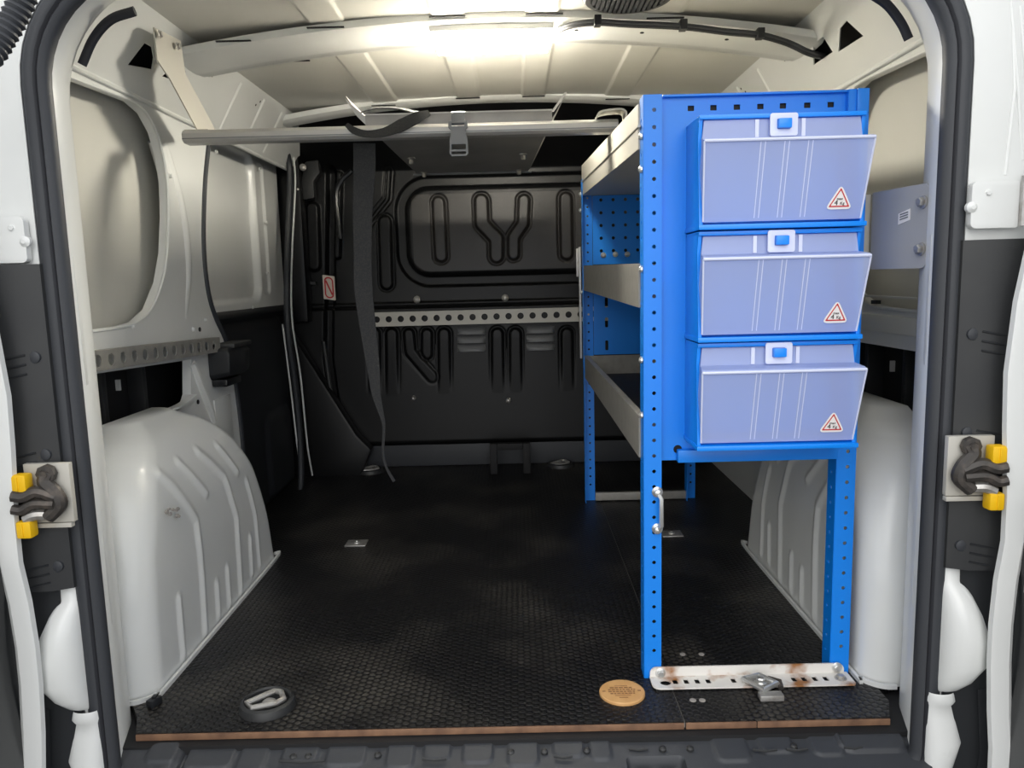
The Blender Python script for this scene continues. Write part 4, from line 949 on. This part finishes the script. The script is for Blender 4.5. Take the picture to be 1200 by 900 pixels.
# ---- door check mechanisms with yellow catches
def door_check(s, xc, zc, label):
    t = thing('door_check', (xc, -.10, zc), label, 'door catch', 'door checks on the rear pillars')
    y = -.100
    B().box((xc-.034, y, zc-.045), (xc+.034, y+.010, zc+.045)).obj('base_plate', 'galv_light', t, bevel=.001)
    B().box((xc-.034, y-.002, zc-.053), (xc+.030, y+.008, zc-.046)).obj('base_lip', 'galv_light', t, bevel=.001)
    X = lambda d: xc+s*d                # d>0 towards the outside of the van
    b = B().tube(smooth_path([(X(-.008), y-.008, zc+.034), (X(-.004), y-.012, zc+.020), (X(-.018), y-.013, zc+.004), (X(-.022), y-.012, zc-.014), (X(-.004), y-.013, zc-.032)], 5), .011, 10)
    b.obj('lever', 'mech', t)
    B().lathe((X(-.006), y-.004, zc+.032), (0, -1, 0), [(.014, 0), (.014, .010), (.007, .011), (.006, .016)], 8).obj('pivot', 'mech', t)
    B().tube(smooth_path([(X(-.020), y-.016, zc-.002), (X(.004), y-.020, zc+.008), (X(.022), y-.024, zc+.002), (X(.037), y-.026, zc+.004)], 5), .009, 8).obj('arm', 'mech', t)
    B().tube(smooth_path([(X(-.018), y-.018, zc-.012), (X(.010), y-.022, zc-.010), (X(.026), y-.024, zc-.018), (X(.039), y-.026, zc-.016)], 5), .008, 8).obj('arm', 'mech', t)
    B().tube(smooth_path([(X(-.012), y-.012, zc-.030), (X(.012), y-.018, zc-.028), (X(.026), y-.02, zc-.034)], 5), .008, 8).obj('spring', 'steel', t)
    for z in (zc+.022, zc-.048):
        c1 = (X(.026), y-.018, z)
        B().box((c1[0]-.011, c1[1]-.010, c1[2]-.013), (c1[0]+.011, c1[1]+.010, c1[2]+.013)).obj('yellow_cap', 'yellow', t, bevel=.004)
        B().box((c1[0]-.002+s*.001, c1[1]-.0115, c1[2]-.010), (c1[0]+.001+s*.001, c1[1]-.009, c1[2]+.010)).obj('cap_rib', 'yellow', t, bevel=.0005)
        B().tube([(c1[0], c1[1], z+(.012 if z < zc else -.014)), (X(.016), y-.016, zc+(-.02 if z < zc else .006))], .005, 6).obj('cap_stem', 'steel', t)
    return t
qa = at(57, 578, y=-.10); door_check(-1, qa[0], qa[2], 'dark door catch with yellow caps on the left pillar')
qa = at(1137, 546, y=-.10); door_check(1, qa[0], qa[2], 'dark door catch with yellow caps on the right pillar')

# ---- roof lamp, vent, cable
lamp = thing('ceiling_lamp', (-.01, .735, 1.325), 'bright slim LED lamp on the roof bow', 'lamp')
B().box((-.152, .655, 1.318), (.132, .790, 1.332)).obj('lamp_housing', 'white', lamp, bevel=.003)
B().box((-.145, .661, 1.300), (.125, .784, 1.3175)).obj('lamp_diffuser', 'led', lamp, bevel=.002)
q = (.288, .530, 1.34)
vn = thing('roof_vent', (q[0], q[1], 1.34), 'round dark ribbed vent in the roof', 'vent')
B().lathe((q[0], q[1], 1.348), (0, 0, -1), [(.100, 0), (.100, .006), (.092, .014), (.080, .016), (.078, .010), (.001, .010)], 40).obj('vent_ring', 'black_trim', vn)
for k in range(-7, 8):
    x = k*.0105; hh = math.sqrt(.077**2-x*x)
    B().box((q[0]+x-.0032, q[1]-hh, 1.331), (q[0]+x+.0032, q[1]+hh, 1.3385)).obj('vent_slat', 'rubber', vn, smooth=False)
cbp = []
for px, py in ((650, 38), (672, 30), (700, 27), (735, 29), (800, 32), (850, 38), (890, 42), (922, 51)):
    z = 1.31
    for _ in range(8): p = at(px, py, z=z); z = bowf(p[0])-.013
    cbp.append(p)
cbp += [at(946, 62, x=.715), at(964, 67, x=.765)]
ca = thing('cable', (.4, .68, 1.3), 'black cable clipped along the roof bow into the right wall hole', 'cable')
B().tube(smooth_path(cbp, 5), .0065, 8).obj('cable_sheath', 'rubber_groove', ca)
B().tube(smooth_path([(x, y-.010, z+.002) for x, y, z in cbp], 5), .004, 8).obj('cable_sheath', 'rubber', ca)
for i in (2, 4, 6):
    x, y, z = cbp[i]; B().box((x-.008, y-.016, z-.008), (x+.008, y+.009, z+.014)).obj('cable_clip', 'black_plastic', ca, bevel=.002)
# corrugated conduit to the left rear door
hz = [at(36, -40, y=-.16), at(26, 0, y=-.16), at(8, 35, y=-.17), at(-15, 68, y=-.19), at(-60, 100, y=-.25)]
path = smooth_path(hz, 10)
hs = B().tube(path, .017, 12, rads=[1.0 if k % 2 else .82 for k in range(len(path))])
hs.obj('corrugated_conduit', 'rubber', label='black corrugated cable conduit at the upper left corner', cat='conduit')
# ---- prohibition sticker on the post
q = at(387.5, 337, y=YB-.05); sw = thing('warning_sticker', tuple(q), 'small cream sticker with a red crossed loop on the black post', 'sticker')
hx, hz_ = .023, .046; sk = .004
fnw = lambda u, v, w_: (q[0]+u, YB-.075+w_, q[2]+v-u*.15)
B().plate(rrect(-hx, hx, -hz_, hz_, .003), [], .0015, fnw).obj('sticker_sheet', 'paper', sw, smooth=False)
B().plate(rrect(-hx*.75, hx*.75, -hz_*.88, hz_*.88, .016), [rrect(-hx*.52, hx*.52, -hz_*.76, hz_*.76, .011)], .0008, lambda u, v, w_: fnw(u, v, w_-.0012)).obj('red_loop', 'sticker_red', sw, smooth=False)
B().plate([(-.014, .024), (-.009, .028), (.014, -.024), (.009, -.028)], [], .0008, lambda u, v, w_: fnw(u, v, w_-.0012)).obj('red_bar', 'sticker_red', sw, smooth=False)
